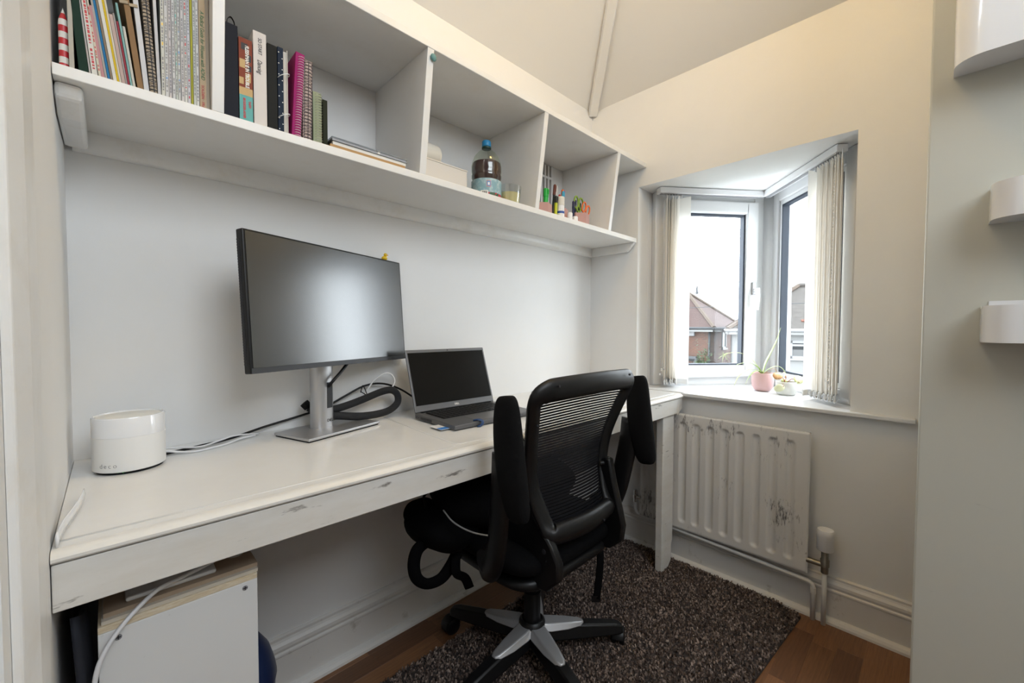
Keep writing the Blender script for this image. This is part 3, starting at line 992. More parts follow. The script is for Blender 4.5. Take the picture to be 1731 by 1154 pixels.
# ================================================================ cables on the desk
def cable(name, pts, r, m, label, n=8, k=8):
    o = MB().tube(smooth_path(pts, k), r, n).build(name, m, smooth=True)
    tag(o, label, 'cable')
    return o
z_ = DZ + .003
cable('power_cable', [(.080, 1.205, z_), (.14, 1.225, z_), (.22, 1.250, z_ + .003), (.30, 1.272, z_ + .015), (.40, 1.279, z_ + .032), (.46, 1.278, z_ + .046), (.52, 1.272, z_ + .075), (.58, 1.270, z_ + .10), (.64, 1.270, z_ + .102), (.70, 1.268, z_ + .080), (.76, 1.262, z_ + .040)], .0032, 'black_plastic', 'black cable along the wall from the router to the laptop')
cable('white_cable', [(.072, 1.185, z_ + .012), (.090, 1.187, z_ + .009), (.11, 1.188, z_ + .003), (.135, 1.183, z_), (.16, 1.188, z_), (.20, 1.206, z_), (.235, 1.232, z_ + .002), (.27, 1.245, z_ + .002)], .0026, 'white_rubber', 'white power lead plugged into the wireless router')
cable('white_cable', [(.078, 1.210, z_ + .012), (.11, 1.212, z_ + .008), (.15, 1.204, z_ + .004), (.19, 1.214, z_ + .010), (.225, 1.236, z_ + .011), (.28, 1.252, z_ + .003)], .0022, 'white_rubber', 'thin white lead curving above the other one behind the monitor base')
cable('monitor_cable', [(pc.x + .012, pc.y - .020, DZ + .125), (pc.x + .022, pc.y - .030, DZ + .142), (pc.x + .055, pc.y - .012, DZ + .168), (pc.x + .095, pc.y + .012, DZ + .205), (pc.x + .11, pc.y + .02, DZ + .225)], .0045, 'black_plastic', 'thick black cable from the stand slot up behind the monitor')
cable('white_cable', [(.575, 1.262, DZ + .072), (.605, 1.262, DZ + .115), (.640, 1.258, DZ + .138), (.663, 1.250, DZ + .135), (.670, 1.240, DZ + .112), (.655, 1.236, DZ + .090), (.648, 1.236, DZ + .082)], .0026, 'white_rubber', 'white lead arching out of the end of the black cable sleeve')
slv = thing('cable_sleeve', 'black braided cable sleeve looped behind the monitor stand', 'cable', (.56, 1.22, DZ))
loop = smooth_path([(.452, 1.238, DZ + .045), (.50, 1.236, DZ + .052), (.56, 1.238, DZ + .066), (.62, 1.238, DZ + .083), (.655, 1.234, DZ + .086), (.672, 1.228, DZ + .070), (.668, 1.220, DZ + .045), (.635, 1.212, DZ + .026), (.585, 1.208, DZ + .020), (.53, 1.210, DZ + .022), (.48, 1.218, DZ + .030), (.44, 1.232, DZ + .036), (.405, 1.250, DZ + .060)], 6)
MB().tube(loop, .0115, 10, ref=(0, 1, 0), r2=.0095).build('sleeve', mat('sleeve_braid', (.011, .012, .015), .55, bump=(900, 1.0)), slv, smooth=True)
MB().lathe(loop[-1], [(0, 0), (.0125, 0), (.0125, .018), (0, .018)], 10, axis=(-.6, .2, .75)).build('end_cuff', 'black_matte', slv)
MB().tube(smooth_path([(.562, 1.258, DZ + .085), (.566, 1.250, DZ + .108), (.574, 1.250, DZ + .092), (.580, 1.246, DZ + .070), (.572, 1.240, DZ + .078), (.562, 1.256, DZ + .088)], 5), .0014, 6).build('tie', 'black_matte', slv, smooth=True)

# curved white strip standing on the desk beside the left wall
b = MB()
arc = [(XL + .006, .79), (XL + .009, .84), (XL + .016, .89), (XL + .022, .94), (XL + .025, .985)]
b.tube(smooth_path([(x, y_, DZ + .010) for x, y_ in arc], 5), .0016, 6, ref=(0, 0, 1), r2=.0105)
tag(b.build('edging_strip', 'white_gloss', smooth=True), 'curved white plastic strip on the desk against the left wall', 'strip')

# ================================================================ under the desk, left
bx0, bx1, by0, by1, bzt = -.0205, .181, .835, 1.015, .594
cab = thing('storage_box', 'white painted wooden box standing under the left end of the desk', 'box', ((bx0 + bx1) / 2, (by0 + by1) / 2, 0))
fp = MB().box(bx0, by0, 0, bx1, by0 + .015, bzt).build('front_board', 'box_white', cab, bevel=.001)
MB().box(bx0, by0 + .0152, 0, bx0 + .015, by1, bzt).build('side_board', 'box_white', cab)
MB().box(bx1 - .015, by0 + .0152, 0, bx1, by1, bzt).build('side_board', 'box_white', cab)
MB().box(bx0 + .0152, by1 - .015, 0, bx1 - .0152, by1, bzt).build('rear_board', 'box_white', cab)
MB().box(bx0, by0, bzt + .0002, bx1, by1, bzt + .010).build('top_board', 'plywood_edge', cab, bevel=.001)
for sx, sz in ((.001, .581), (.162, .584)):
    s_ = MB().lathe((sx, by0 - .0002, sz), [(0, -.001), (.0042, -.001), (.0042, .0008), (0, .0008)], 12, axis=(0, -1, 0)).build('screw', 'ink_grey', fp)
    c_ = MB()
    c_.box(sx - .0030, by0 - .0013, sz - .0007, sx + .0030, by0 - .0008, sz + .0007); c_.box(sx - .0007, by0 - .0013, sz - .0030, sx + .0007, by0 - .0008, sz + .0030)
    c_.build('cross_slot', 'ink_dark', s_)
card = thing('cardboard_sheet', 'brown cardboard folder lying on top of the white box', 'cardboard', ((bx0 + bx1) / 2, .92, bzt + .0102))
MB().box(bx0 + .004, by0 + .004, bzt + .0102, bx1 + .002, by1 - .01, bzt + .0155).build('lower_sheet', mat('card_cream', (.62, .56, .47), .8), card)
MB().box(bx0 + .006, by0 + .012, bzt + .0157, bx1 + .003, by1 - .012, bzt + .0225).build('upper_sheet', 'cardboard', card)
MB().lathe((.160, .905, bzt + .0226), [(0, 0), (.013, 0), (.013, .0005), (0, .0005)], 20).build('round_sticker', 'paper', card)
tb = MB().box(.010, .858, bzt + .0228, .125, .985, bzt + .0300)
tag(tb.build('white_tablet', 'white_plastic', bevel=.003), 'thin white slab lying on the cardboard under the desk', 'tablet')
cable('hanging_cable', [(.176, .935, .628), (.150, .90, .629), (.115, .872, .630), (.075, .850, .632), (.045, .838, .630), (.010, .826, .606), (-.014, .818, .575), (-.024, .815, .540), (-.026, .815, .48), (-.028, .815, .30)], .0033, 'white_rubber', 'white cable drooping from the cardboard down past the white box')
bagd = MB().grid(lambda u, v: (XL + .004 + .036 * (.5 + .5 * math.sin(v * 3)) * (0.6 + .4 * math.sin(u * 9)), .82 + .38 * u, .0 + .64 * v - .02 * math.sin(u * 11)), 20, 16)
o = bagd.build('dark_garment', 'dark_navy_cloth', smooth=True, solid=.006)
tag(o, 'dark navy cloth hanging between the left wall and the white box', 'cloth')
# navy bin and the things beside the box
bn_ = thing('waste_bin', 'navy blue domed plastic bin standing behind the white box', 'bin', (.178, 1.125, 0))
MB().lathe((.178, 1.125, 0), [(0, .0), (.078, .0), (.092, .02), (.099, .20), (.099, .206)], 40).build('tub', 'navy_plastic', bn_, smooth='auto')
MB().lathe((.178, 1.125, 0), [(.101, .204), (.102, .210), (.098, .235), (.088, .270), (.068, .303), (.040, .322), (0, .330)], 40).build('domed_lid', 'navy_plastic', bn_, smooth='auto')
wb_ = MB().grid(lambda u, v: Vector((.204, 1.115, .348)) + Vector((math.cos(2 * PI * u) * math.sin(PI * v) * .034, math.sin(2 * PI * u) * math.sin(PI * v) * .026, math.cos(PI * v) * .034)) * (1 + .10 * math.sin(7 * u * 2 * PI + 5 * v)), 24, 14)
tag(wb_.build('charger_plug', 'white_plastic', smooth=True), 'white rounded plug resting on top of the navy bin', 'plug')
gl_ = MB().grid(lambda u, v: Vector((.228, .985, .125)) + Vector((math.cos(2 * PI * u) * math.sin(PI * v) * .022, math.sin(2 * PI * u) * math.sin(PI * v) * .022, math.cos(PI * v) * .125)) * (1 + .12 * math.sin(5 * u * 2 * PI + 9 * v)), 24, 20)
tag(gl_.build('umbrella', mat('grey_cloth', (.05, .05, .05), .85), smooth=True), 'folded dark grey umbrella leaning in front of the navy bin', 'umbrella')
cable('wall_cable', [(.250, D - .006, .73), (.255, D - .005, .66), (.235, D - .005, .60), (.22, D - .005, .57), (.19, D - .005, .53)], .0030, 'black_plastic', 'black cable dropping behind the box under the desk')
cable('wall_cable', [(.34, D - .006, .73), (.325, D - .005, .66), (.30, D - .005, .59), (.265, D - .005, .535), (.22, D - .005, .50), (.19, D - .005, .485)], .0018, 'black_plastic', 'thin dark cable hanging in a curve against the wall below the desk')

# ================================================================ rug
rug = thing('rug', 'dark brown speckled carpet offcut covering most of the floor', 'rug', (1.1, .70, 0))
RXY = [(.40, .335), (1.315, .352), (1.765, .318), (1.793, .40), (1.793, 1.03), (1.755, 1.062), (1.50, 1.060), (1.36, 1.082), (.54, 1.100), (.40, 1.09)]
MB().prism([(x, y_, .0005) for x, y_ in RXY], (0, 0, .009)).build('backing', mat('rug_base', (.035, .028, .026), 1.0), rug)

def inside(x, y_):
    c = False
    for i in range(len(RXY)):
        x1, y1 = RXY[i]; x2, y2 = RXY[i - 1]
        if (y1 > y_) != (y2 > y_) and x < (x2 - x1) * (y_ - y1) / (y2 - y1) + x1:
            c = not c
    return c
rng = random.Random(3)
tufts = [MB(), MB(), MB()]
for i in range(46000):
    x, y_ = rng.uniform(.40, 1.80), rng.uniform(.31, 1.105)
    if not inside(x, y_):
        continue
    a = rng.uniform(0, PI)
    dx, dy = math.cos(a) * .0032, math.sin(a) * .0032
    lx_, ly_ = rng.uniform(-.005, .005), rng.uniform(-.005, .005)
    h_ = rng.uniform(.0135, .0185)
    t_ = tufts[0 if rng.random() < .44 else (1 if rng.random() < .6 else 2)]
    k = len(t_.v)
    t_.v += [Vector((x - dx, y_ - dy, .008)), Vector((x + dx, y_ + dy, .008)), Vector((x + dx * .8 + lx_, y_ + dy * .8 + ly_, h_)), Vector((x - dx * .8 + lx_, y_ - dy * .8 + ly_, h_))]
    t_.f.append((k, k + 1, k + 2, k + 3))
for t_, (nm, c_) in zip(tufts, (('pile_dark', (.105, .074, .060)), ('pile_mid', (.22, .162, .133)), ('pile_light', (.36, .28, .235)))):
    me = bpy.data.meshes.new('pile')
    inv = MW[rug.name].inverted()
    me.from_pydata([tuple(inv @ p) for p in t_.v], [], t_.f)
    me.materials.append(mat(nm, c_, 1.0))
    o = bpy.data.objects.new('pile', me)
    COL.objects.link(o); o.parent = rug
    tag(o, kind='stuff')

# ================================================================ office chair
CX = .950
chair = thing('office_chair', 'black mesh-back swivel chair with flipped-up arms pushed to the desk', 'chair', (.935, .858, 0))
hubc = Vector((.935, .866, 0))
# five-star base
for k in range(5):
    a = R(-34 + 72 * k)
    d = Vector((math.cos(a), math.sin(a), 0)); s_ = Vector((-math.sin(a), math.cos(a), 0))
    def legsec(t, w_, zt, zb):
        c = hubc + d * t
        return [c - s_ * w_ + Vector((0, 0, zb)), c + s_ * w_ + Vector((0, 0, zb)), c + s_ * w_ * .62 + Vector((0, 0, zt)), c - s_ * w_ * .62 + Vector((0, 0, zt))]
    secs = [legsec(.03, .030, .112, .070), legsec(.10, .030, .108, .066), legsec(.20, .027, .097, .060), legsec(.275, .024, .086, .056), legsec(.300, .020, .078, .056)]
    b = MB()
    vs = [p for q in secs for p in q]
    fs = [(3, 2, 1, 0), (16, 17, 18, 19)]
    for i in range(4):
        for j in range(4):
            fs.append((i * 4 + j, i * 4 + (j + 1) % 4, i * 4 + 4 + (j + 1) % 4, i * 4 + 4 + j))
    b.add(vs, fs)
    leg = b.build('base_leg', 'black_plastic', chair, smooth='auto', bevel=.005)
    # silver cover over the inner half of the spoke
    secs = [legsec(.020, .034, .126, .108), legsec(.055, .034, .121, .102), legsec(.11, .028, .1145, .098), legsec(.155, .019, .108, .098), legsec(.168, .008, .105, .099)]
    b = MB(); b.add([p for q in secs for p in q], fs)
    b.build('silver_cover', 'silver_paint', leg, smooth='auto', bevel=.003)
    # twin-wheel castor
    ct_ = hubc + d * .288
    fd = Vector((math.cos(a + 1.1), math.sin(a + 1.1), 0)); ax = Vector((-fd.y, fd.x, 0))
    wc = ct_ + fd * .016 + Vector((0, 0, .0255))
    cs = MB().cyl(ct_ + Vector((0, 0, .035)), ct_ + Vector((0, 0, .062)), .008, n=10).build('castor', 'black_plastic', chair, smooth='auto')
    for e in (-1, 1):
        MB().lathe(wc + ax * (e * .013 - .008), [(0, 0), (.020, 0), (.0255, .003), (.0255, .013), (.020, .016), (0, .016)], 20, axis=ax).build('wheel', 'black_plastic', cs, smooth='auto')
    hood = [wc + fd * (.0285 * math.cos(t)) + Vector((0, 0, .0285 * math.sin(t))) for t in [R(q) for q in range(-10, 171, 15)]]
    MB().tube(hood, .018, 8, ref=ax.cross(fd), r2=.003).build('hood', 'black_plastic', cs, smooth='auto')
MB().lathe(hubc, [(0, .065), (.036, .065), (.042, .085), (.043, .118), (.040, .128), (.033, .134), (.030, .130), (.0, .130)], 28).build('hub', 'black_plastic', chair, smooth='auto')
MB().lathe(hubc, [(.026, .125), (.026, .22), (.018, .222), (.018, .34)], 20).build('gas_lift', 'black_plastic', chair, smooth='auto')
MB().box(.86, .76, .315, 1.02, .98, .350).build('mechanism', 'black_plastic', chair, bevel=.012)
MB().tube([(1.02, .86, .332), (1.12, .86, .330), (1.19, .86, .318)], [.006, .006, .010], 8).build('lever', 'black_plastic', chair, smooth=True)

def rrect(u, v, x0, x1, y0, y1, z0, z1, e=4.0, fx=None):
    th, ph = (u - .5) * 2 * PI, (v - .5) * PI
    c_ = lambda a, m_: math.copysign(abs(math.cos(a)) ** m_, math.cos(a))
    s_ = lambda a, m_: math.copysign(abs(math.sin(a)) ** m_, math.sin(a))
    m1, m2 = 2 / e, 2 / e * 1.6
    x = c_(ph, m2) * c_(th, m1); y_ = c_(ph, m2) * s_(th, m1); z = s_(ph, m2)
    p = Vector(((x0 + x1) / 2 + x * (x1 - x0) / 2, (y0 + y1) / 2 + y_ * (y1 - y0) / 2, (z0 + z1) / 2 + z * (z1 - z0) / 2))
    return fx(p) if fx else p
def seat_fx(p):
    p.z += -.018 * max(0, (p.y - 1.02) / .12) ** 2 + .012 * ((p.x - CX) / .23) ** 2
    return p
MB().grid(lambda u, v: rrect(u, v, .712, 1.188, .690, 1.150, .372, .452, 5, seat_fx), 48, 24).build('seat', 'black_fabric', chair, smooth=True)
MB().grid(lambda u, v: rrect(u, v, .735, 1.165, .700, 1.120, .335, .392, 5), 40, 16).build('seat_pan', 'black_plastic', chair, smooth=True)

# back: profile y(z) and half width w(z)
PROF = [(.478, .690, .150), (.52, .702, .158), (.57, .722, .170), (.62, .735, .180), (.68, .735, .188), (.74, .722, .200), (.79, .705, .213), (.84, .687, .228), (.88, .670, .238), (.912, .655, .240)]
def prof(z):
    for i in range(len(PROF) - 1):
        a, c = PROF[i], PROF[i + 1]
        if z <= c[0] or i == len(PROF) - 2:
            t = (z - a[0]) / (c[0] - a[0])
            return a[1] + (c[1] - a[1]) * t, a[2] + (c[2] - a[2]) * t
def bow(x, w_):                                    # the back wraps slightly round the sitter
    return .022 * (x / w_) ** 2
pts, ra, rb = [], [], []
def addp(x, z, a_, b_):
    yy, w_ = prof(z)
    pts.append((CX + x, yy + bow(x, w_) - .022, z)); ra.append(a_); rb.append(b_)
for z in (.53, .57, .62, .67, .72, .77, .82, .85):
    addp(prof(z)[1] - .018, z, .024, .012)
for x, z, a_ in ((.208, .872, .027), (.186, .886, .029), (.16, .889, .030), (.08, .892, .030), (0, .893, .030), (-.08, .892, .030), (-.16, .889, .030), (-.186, .886, .029), (-.208, .872, .027)):
    addp(x, z, a_, .015)
for z in (.85, .82, .77, .72, .67, .62, .57, .53):
    addp(-prof(z)[1] + .018, z, .024, .012)
for x, z, a_ in ((-.135, .505, .026), (-.10, .500, .029), (0, .498, .030), (.10, .500, .029), (.135, .505, .026)):
    addp(x, z, a_, .022)
def closed_smooth(P, n=4):
    m_ = len(P); out = []
    for i in range(m_):
        a, b_, c, d = [P[(i + k - 1) % m_] for k in range(4)]
        for k in range(n):
            t = k / n
            out.append(tuple(0.5 * ((2 * b_[j]) + (c[j] - a[j]) * t + (2 * a[j] - 5 * b_[j] + 4 * c[j] - d[j]) * t * t + (3 * b_[j] - a[j] - 3 * c[j] + d[j]) * t ** 3) for j in range(len(b_))))
    return out
sm = closed_smooth([(*p, a_, b_) for p, a_, b_ in zip(pts, ra, rb)])
MB().tube([q[:3] for q in sm], [q[3] for q in sm], 14, closed=True, ref=(0, 1, 0), r2=[q[4] for q in sm]).build('back_frame', 'black_plastic', chair, smooth=True)
# screw recesses in the frame
for x, z in ((.15, .905), (-.17, .900), (-.196, .80), (.06, .49)):
    yy, w_ = prof(z)
    MB().lathe((CX + x, yy + bow(x, w_) - .0375 - (.006 if z < .6 else 0), z), [(0, 0), (.0032, 0), (.0032, .004), (0, .004)], 10, axis=(0, 1, 0)).build('screw_recess', 'ink_dark', chair)
b = MB()
z = .520
while z < .872:
    n_ = 12
    row_ = []
    for i in range(n_ + 1):
        yy, w_ = prof(z)
        x = (w_ - .024) * (2 * i / n_ - 1)
        arch = .010 * (1 - (2 * i / n_ - 1) ** 2) * max(0, (z - .6) / .28)
        y1_ = yy + bow(x, w_) - .022 + .006
        row_.append(Vector((CX + x, y1_, z + arch - .006)))
    top_ = [p + Vector((0, 0, .0048 + .0021 * min(1, max(0, (.77 - z) / .10)))) for p in row_]
    bk = [p + Vector((0, .0012, 0)) for p in row_]
    k = len(b.v)
    b.v += row_ + top_
    for i in range(n_):
        b.f.append((k + i, k + i + 1, k + n_ + 2 + i, k + n_ + 1 + i))
    z += .0078
o = b.build('mesh_back', 'mesh_fabric', chair, solid=.0012)
tag(o, kind='stuff')
# thin vertical threads
# curved side brackets from the seat up to the back
yzR = [(.708, .642), (.692, .640), (.676, .565), (.655, .495), (.643, .445), (.650, .398), (.690, .362), (.80, .345), (.88, .350), (.88, .410), (.80, .445), (.765, .475), (.735, .53), (.728, .59), (.722, .635)]
yzL = [(.760, .575), (.740, .565), (.705, .525), (.668, .488), (.645, .448), (.644, .405), (.682, .364), (.80, .345), (.90, .350), (.90, .420), (.845, .47), (.80, .53)]
for x0 in (.788, 1.090):
    MB().prism([(x0, p, q) for p, q in (yzL if x0 < CX else yzR)], (.026, 0, 0)).build('back_bracket', 'black_plastic', chair, bevel=.006, smooth='auto')
    e = -1 if x0 < CX else 1
    MB().lathe((x0 + (.0262 if e > 0 else -.0002), .690 if e < 0 else .665, .468), [(0, -.001), (.0065, -.001), (.0065, .0012), (0, .0012)], 14, axis=(1, 0, 0)).build('bracket_bolt', 'ink_dark', chair)
    if e > 0: MB().cyl((x0 + .013, .706, .625), (x0 - .004, .722, .622), .008, n=10).build('bracket_pin', 'black_plastic', chair, smooth='auto')
# arms folded up beside the back
for e, xa in ((-1, .655), (1, 1.245)):
    arm = MB()
    pa = [(CX + e * .225, .86, .395), (CX + e * .252, .82, .405), (CX + e * .268, .772, .44), (CX + e * .276, .745, .50), (CX + e * .284, .728, .58), (CX + e * .290, .715, .66), (CX + e * .293, .708, .74)]
    arm.tube(smooth_path(pa, 4), .034, 10, ref=(1, 0, 0), r2=.012)
    am = arm.build('arm', 'black_plastic', chair, smooth=True)
    MB().lathe((CX + e * .252 - .018, .800, .440), [(0, 0), (.030, 0), (.034, .004), (.034, .032), (.030, .036), (0, .036)], 18, axis=(1, 0, 0)).build('arm_pivot', 'black_plastic', am, smooth='auto')
    a0, a1 = Vector((xa, .657, .600)), Vector((xa + e * .004, .697, .884))
    def padfn(u, v, a0=a0, a1=a1):
        ax_ = (a1 - a0); ln = ax_.length; ax_.normalize()
        sy = Vector((0, 1, 0)) - ax_ * ax_.y; sy.normalize()
        sx = Vector((1, 0, 0))
        t = math.sin((v - .5) * PI)
        r_ = abs(math.cos((v - .5) * PI)) ** .38
        th = 2 * PI * u
        q = math.copysign(abs(math.cos(th)) ** .75, math.cos(th)); w_ = math.copysign(abs(math.sin(th)) ** .75, math.sin(th))
        return (a0 + a1) / 2 + ax_ * (t * ln / 2) + sy * (q * r_ * .041) + sx * (w_ * r_ * .023) + sy * (-.010 * (t * t))
    MB().grid(padfn, 28, 30).build('arm_pad', 'pad_fabric', am, smooth=True)

# ================================================================ backpack on the chair
bp = thing('backpack', 'black fabric backpack lying on the chair seat under the desk', 'backpack', (.86, .96, .452))
def bump_fx(k, amp):
    def f_(p):
        v = noise.noise_vector(p * k) * amp
        return p + v
    return f_
MB().grid(lambda u, v: rrect(u, v, .665, 1.150, .800, 1.140, .445, .612, 3.2, bump_fx(6, .030)), 60, 36).build('main_body', 'bag_fabric', bp, smooth=True)
MB().grid(lambda u, v: rrect(u, v, .585, .760, .860, 1.080, .410, .535, 3.0, bump_fx(9, .022)), 40, 24).build('front_pocket', 'bag_fabric', bp, smooth=True)
MB().grid(lambda u, v: rrect(u, v, .592, .700, .985, 1.090, .455, .545, 2.6, bump_fx(12, .014)), 30, 18).build('side_pocket', 'bag_fabric', bp, smooth=True)
strap = [(.650, .935, .452), (.612, .948, .462), (.580, .955, .448), (.568, .955, .412), (.574, .950, .375), (.602, .945, .350), (.640, .935, .352), (.668, .928, .380), (.686, .920, .415)]
MB().tube(smooth_path(strap, 6), .0165, 8, ref=(.6, .75, 0), r2=.006).build('shoulder_strap', 'bag_fabric', bp, smooth=True)
MB().tube(smooth_path([(.676, .915, .41), (.668, .902, .372), (.690, .892, .352), (.705, .890, .318)], 5), .013, 8, ref=(.6, .75, 0), r2=.002).build('buckle_strap', 'bag_fabric', bp, smooth=True)
MB().tube(smooth_path([(.628, .905, .556), (.632, .866, .536), (.655, .826, .518), (.692, .796, .505), (.735, .778, .500)], 6), .0022, 6).build('zip_piping', mat('piping_grey', (.30, .30, .29), .7), bp, smooth=True)
MB().tube(smooth_path([(.627, .985, .540), (.612, .975, .575), (.622, .960, .592), (.640, .95, .585)], 5), .0035, 6).build('zip_pull', 'bag_fabric', bp, smooth=True)
MB().tube(smooth_path([(1.085, .735, .40), (1.082, .715, .34), (1.072, .712, .27), (1.064, .715, .205)], 5), .011, 8, ref=(.7, .7, 0), r2=.0014).build('hanging_strap', 'bag_fabric', bp, smooth=True)
MB().obox((1.063, .716, .205), (.011, -.009, 0), (.001, .001, 0), (0, 0, .010)).build('strap_end', 'black_plastic', bp)

# ================================================================ books and magazines on the shelf
SZ = SB1 + .0003

def spiral(parent, x, yy, z0, z1, r, pitch, m, local_M=None):
    b = MB()
    z = z0
    while z < z1:
        ring = [Vector((x + r * math.cos(t), yy + r * math.sin(t), z + .0006 * math.sin(t))) for t in [2 * PI * k / 10 for k in range(10)]]
        b.tube(ring, .0006, 4, closed=True)
        z += pitch
    o = b.build('spiral_binding', m, parent, local=True)
    tag(o, kind='stuff')
    return o

def book(name, label, cat, x0, x1, h, depth, cover, lean=0.0, group=None, pages='paper_edge', ysp=1.034, hard=True, marks=None, rnd=None):
    """spine towards the room; local x across the spine, y inwards, z up; lean tips the top to the left"""
    t = x1 - x0
    root = thing(name, label, cat, ((x0 + x1) / 2, ysp, SZ + abs(math.sin(R(lean))) * t / 2), (0, -R(lean), 0), group)
    th = min(.0022, t * .22) if hard else min(.0006, t * .2)
    ov = .003 if hard else 0
    b = MB()
    b.box(-t / 2, 0, 0, t / 2, th * 1.2, h)
    b.box(-t / 2, th, 0, -t / 2 + th, depth, h); b.box(t / 2 - th, th, 0, t / 2, depth, h)
    b.build('cover', cover, root, local=True, bevel=min(.0006, th * .4), seg=1)
    MB().box(-t / 2 + th, th * 1.2, ov, t / 2 - th, depth - ov, h - ov).build('pages', pages, root, local=True)
    if marks:
        rg = random.Random(sum(ord(q) * (i_ + 1) for i_, q in enumerate(label)) % 1000)
        m1, acc = marks
        b1, b2 = MB(), MB()
        z = .012
        w_ = t * .20
        while z < h - .02:
            lnz = rg.uniform(.0015, .006)
            tgt = b2 if rg.random() < .14 else b1
            if rg.random() < .86:
                tgt.box(-w_, -.00025, z, w_, .0, z + lnz)
            z += lnz + rg.uniform(.0008, .0035)
        tag(b1.build('spine_print', m1, root, local=True), kind='stuff')
        if b2.f: tag(b2.build('spine_accent', acc, root, local=True), kind='stuff')
    return root

def px2x(v):                                   # measured spine positions across the first compartment
    T = [(112, -.0504), (198, -.0397), (380, -.0161), (580, .0111), (760, .0368), (885, .0554), (1010, .0746), (1045, .0801), (1395, .1384), (1510, .1560)]
    for i in range(len(T) - 1):
        if v <= T[i + 1][0]:
            return T[i][1] + (T[i + 1][1] - T[i][1]) * (v - T[i][0]) / (T[i + 1][0] - T[i][0])
    return T[-1][1]

def cm(name, c):
    return mat('cover_' + name, c, .6, spec=.2)
GL = 'cards and magazines leaning in the first shelf compartment'
leaners = [
    ('folder', 'grey magazine file beside the red striped cone', 'file', 203, 250, .29, .22, 'file_grey', (.45, .43, .38), 0.5, False),
    ('book', 'dark green book leaning beside the grey magazine file', 'book', 288, 380, .128, .17, 'green', (.005, .028, .016), 4.0, True),
    ('booklet', 'thin grey booklet leaning against the dark green book', 'booklet', 385, 403, .20, .17, 'grey_a', (.42, .40, .40), 5.0, False),
    ('magazine', 'thick white magazine with red lettering on its spine', 'magazine', 408, 462, .21, .17, 'white_a', (.66, .65, .61), 5.0, False),
    ('booklet', 'cream booklet leaning beside the white magazine with red lettering', 'booklet', 470, 496, .135, .15, 'cream_a', (.60, .56, .46), 6.2, False),
    ('card', 'dusky pink card leaning to the left of the blue folder', 'card', 497, 528, .120, .15, 'pink_a', (.50, .26, .28), 6.8, False),
    ('booklet', 'grey booklet between the dusky pink card and the blue folder', 'booklet', 530, 553, .19, .16, 'grey_b', (.38, .36, .34), 7.2, False),
    ('folder', 'bright blue folder among the leaning magazines', 'folder', 555, 580, .20, .17, 'blue', (.02, .16, .36), 7.4, False),
    ('booklet', 'brown booklet leaning right of the blue folder', 'booklet', 582, 604, .21, .17, 'brown_a', (.24, .19, .14), 7.4, False),
    ('magazine', 'white magazine leaning left of the yellow book', 'magazine', 606, 640, .21, .17, 'white_b', (.68, .67, .63), 7.4, False),
    ('book', 'thin bright yellow book among the leaning cards', 'book', 640, 662, .155, .16, 'yellow', (.62, .44, .02), 7.4, False),
    ('booklet', 'cream booklet leaning right of the yellow book', 'booklet', 662, 682, .19, .16, 'cream_b', (.64, .60, .50), 7.4, False),
    ('card', 'pale pink card leaning right of the yellow book', 'card', 684, 718, .118, .14, 'pink_b', (.50, .38, .35), 7.4, False),
    ('card', 'grey card leaning right of the pale pink card', 'card', 720, 738, .122, .14, 'grey_c', (.34, .31, .31), 7.4, False),
    ('card', 'dark red card leaning left of the teal card', 'card', 740, 759, .110, .14, 'red_a', (.30, .04, .06), 7.3, False),
    ('card', 'pale teal card leaning near the kraft file', 'card', 762, 784, .142, .14, 'teal', (.22, .40, .40), 7.2, False),
    ('card', 'off-white card leaning right of the teal card', 'card', 786, 811, .105, .14, 'white_c', (.56, .55, .50), 7.0, False),
    ('document_file', 'brown kraft document file with an elastic tab', 'file', 826, 884, .27, .20, 'kraft', (.26, .155, .075), 6.4, False),
    ('paper_stack', 'stack of loose white papers beside the kraft file', 'papers', 886, 934, .27, .20, 'papers', (.62, .63, .66), 4.6, False),
]
for nm, lb, ct_, a, c, h, dp, mn_, col, ln, hd in leaners:
    r_ = book(nm, lb, ct_, px2x(a), px2x(c) - .0002, h, dp, cm(mn_, col), ln, GL if ct_ in ('card', 'booklet', 'magazine') else None, hard=hd,
              marks=('ink_red', 'ink_red') if 'red lettering' in lb else None)
    if 'kraft' in lb:
        MB().obox((-.004, -.0012, .148), (.006, 0, .001), (0, .0008, 0), (0, 0, .0028)).build('elastic_tab', mat('tab_beige', (.42, .34, .24), .8), r_, local=True, bevel=.0008)
r_ = book('notebook', 'black and beige checked spiral notebook in the first compartment', 'notebook', px2x(940), px2x(1008), .27, .19, 'tartan', 3.2, hard=True)
spiral(r_, 0, .001, .006, .262, .0050, .0062, 'black_matte')
book('magazine', 'plain white magazine right of the checked spiral notebook', 'magazine', px2x(1013), px2x(1043), .28, .19, cm('white_d', (.58, .58, .60)), 1.6, hard=False)
mags = [(1047, 1078), (1080, 1112), (1114, 1142), (1144, 1172), (1174, 1192), (1194, 1222), (1224, 1252), (1254, 1282), (1284, 1312), (1338, 1362), (1364, 1393)]
tints = [(.62, .62, .56), (.60, .60, .60), (.60, .56, .56), (.62, .62, .62), (.56, .60, .56), (.60, .60, .58), (.62, .60, .60), (.62, .62, .60), (.60, .60, .64), (.60, .62, .58), (.64, .64, .62)]
accs = ['yellow_plastic', 'ink_blue', 'ink_grey', 'ink_grey', 'ink_teal', 'ink_blue', 'ink_grey', 'ink_red', 'ink_red', 'ink_grey', 'ink_grey']
nth = ['first', 'second', 'third', 'fourth', 'fifth', 'sixth', 'seventh', 'eighth', 'ninth', 'tenth', 'eleventh']
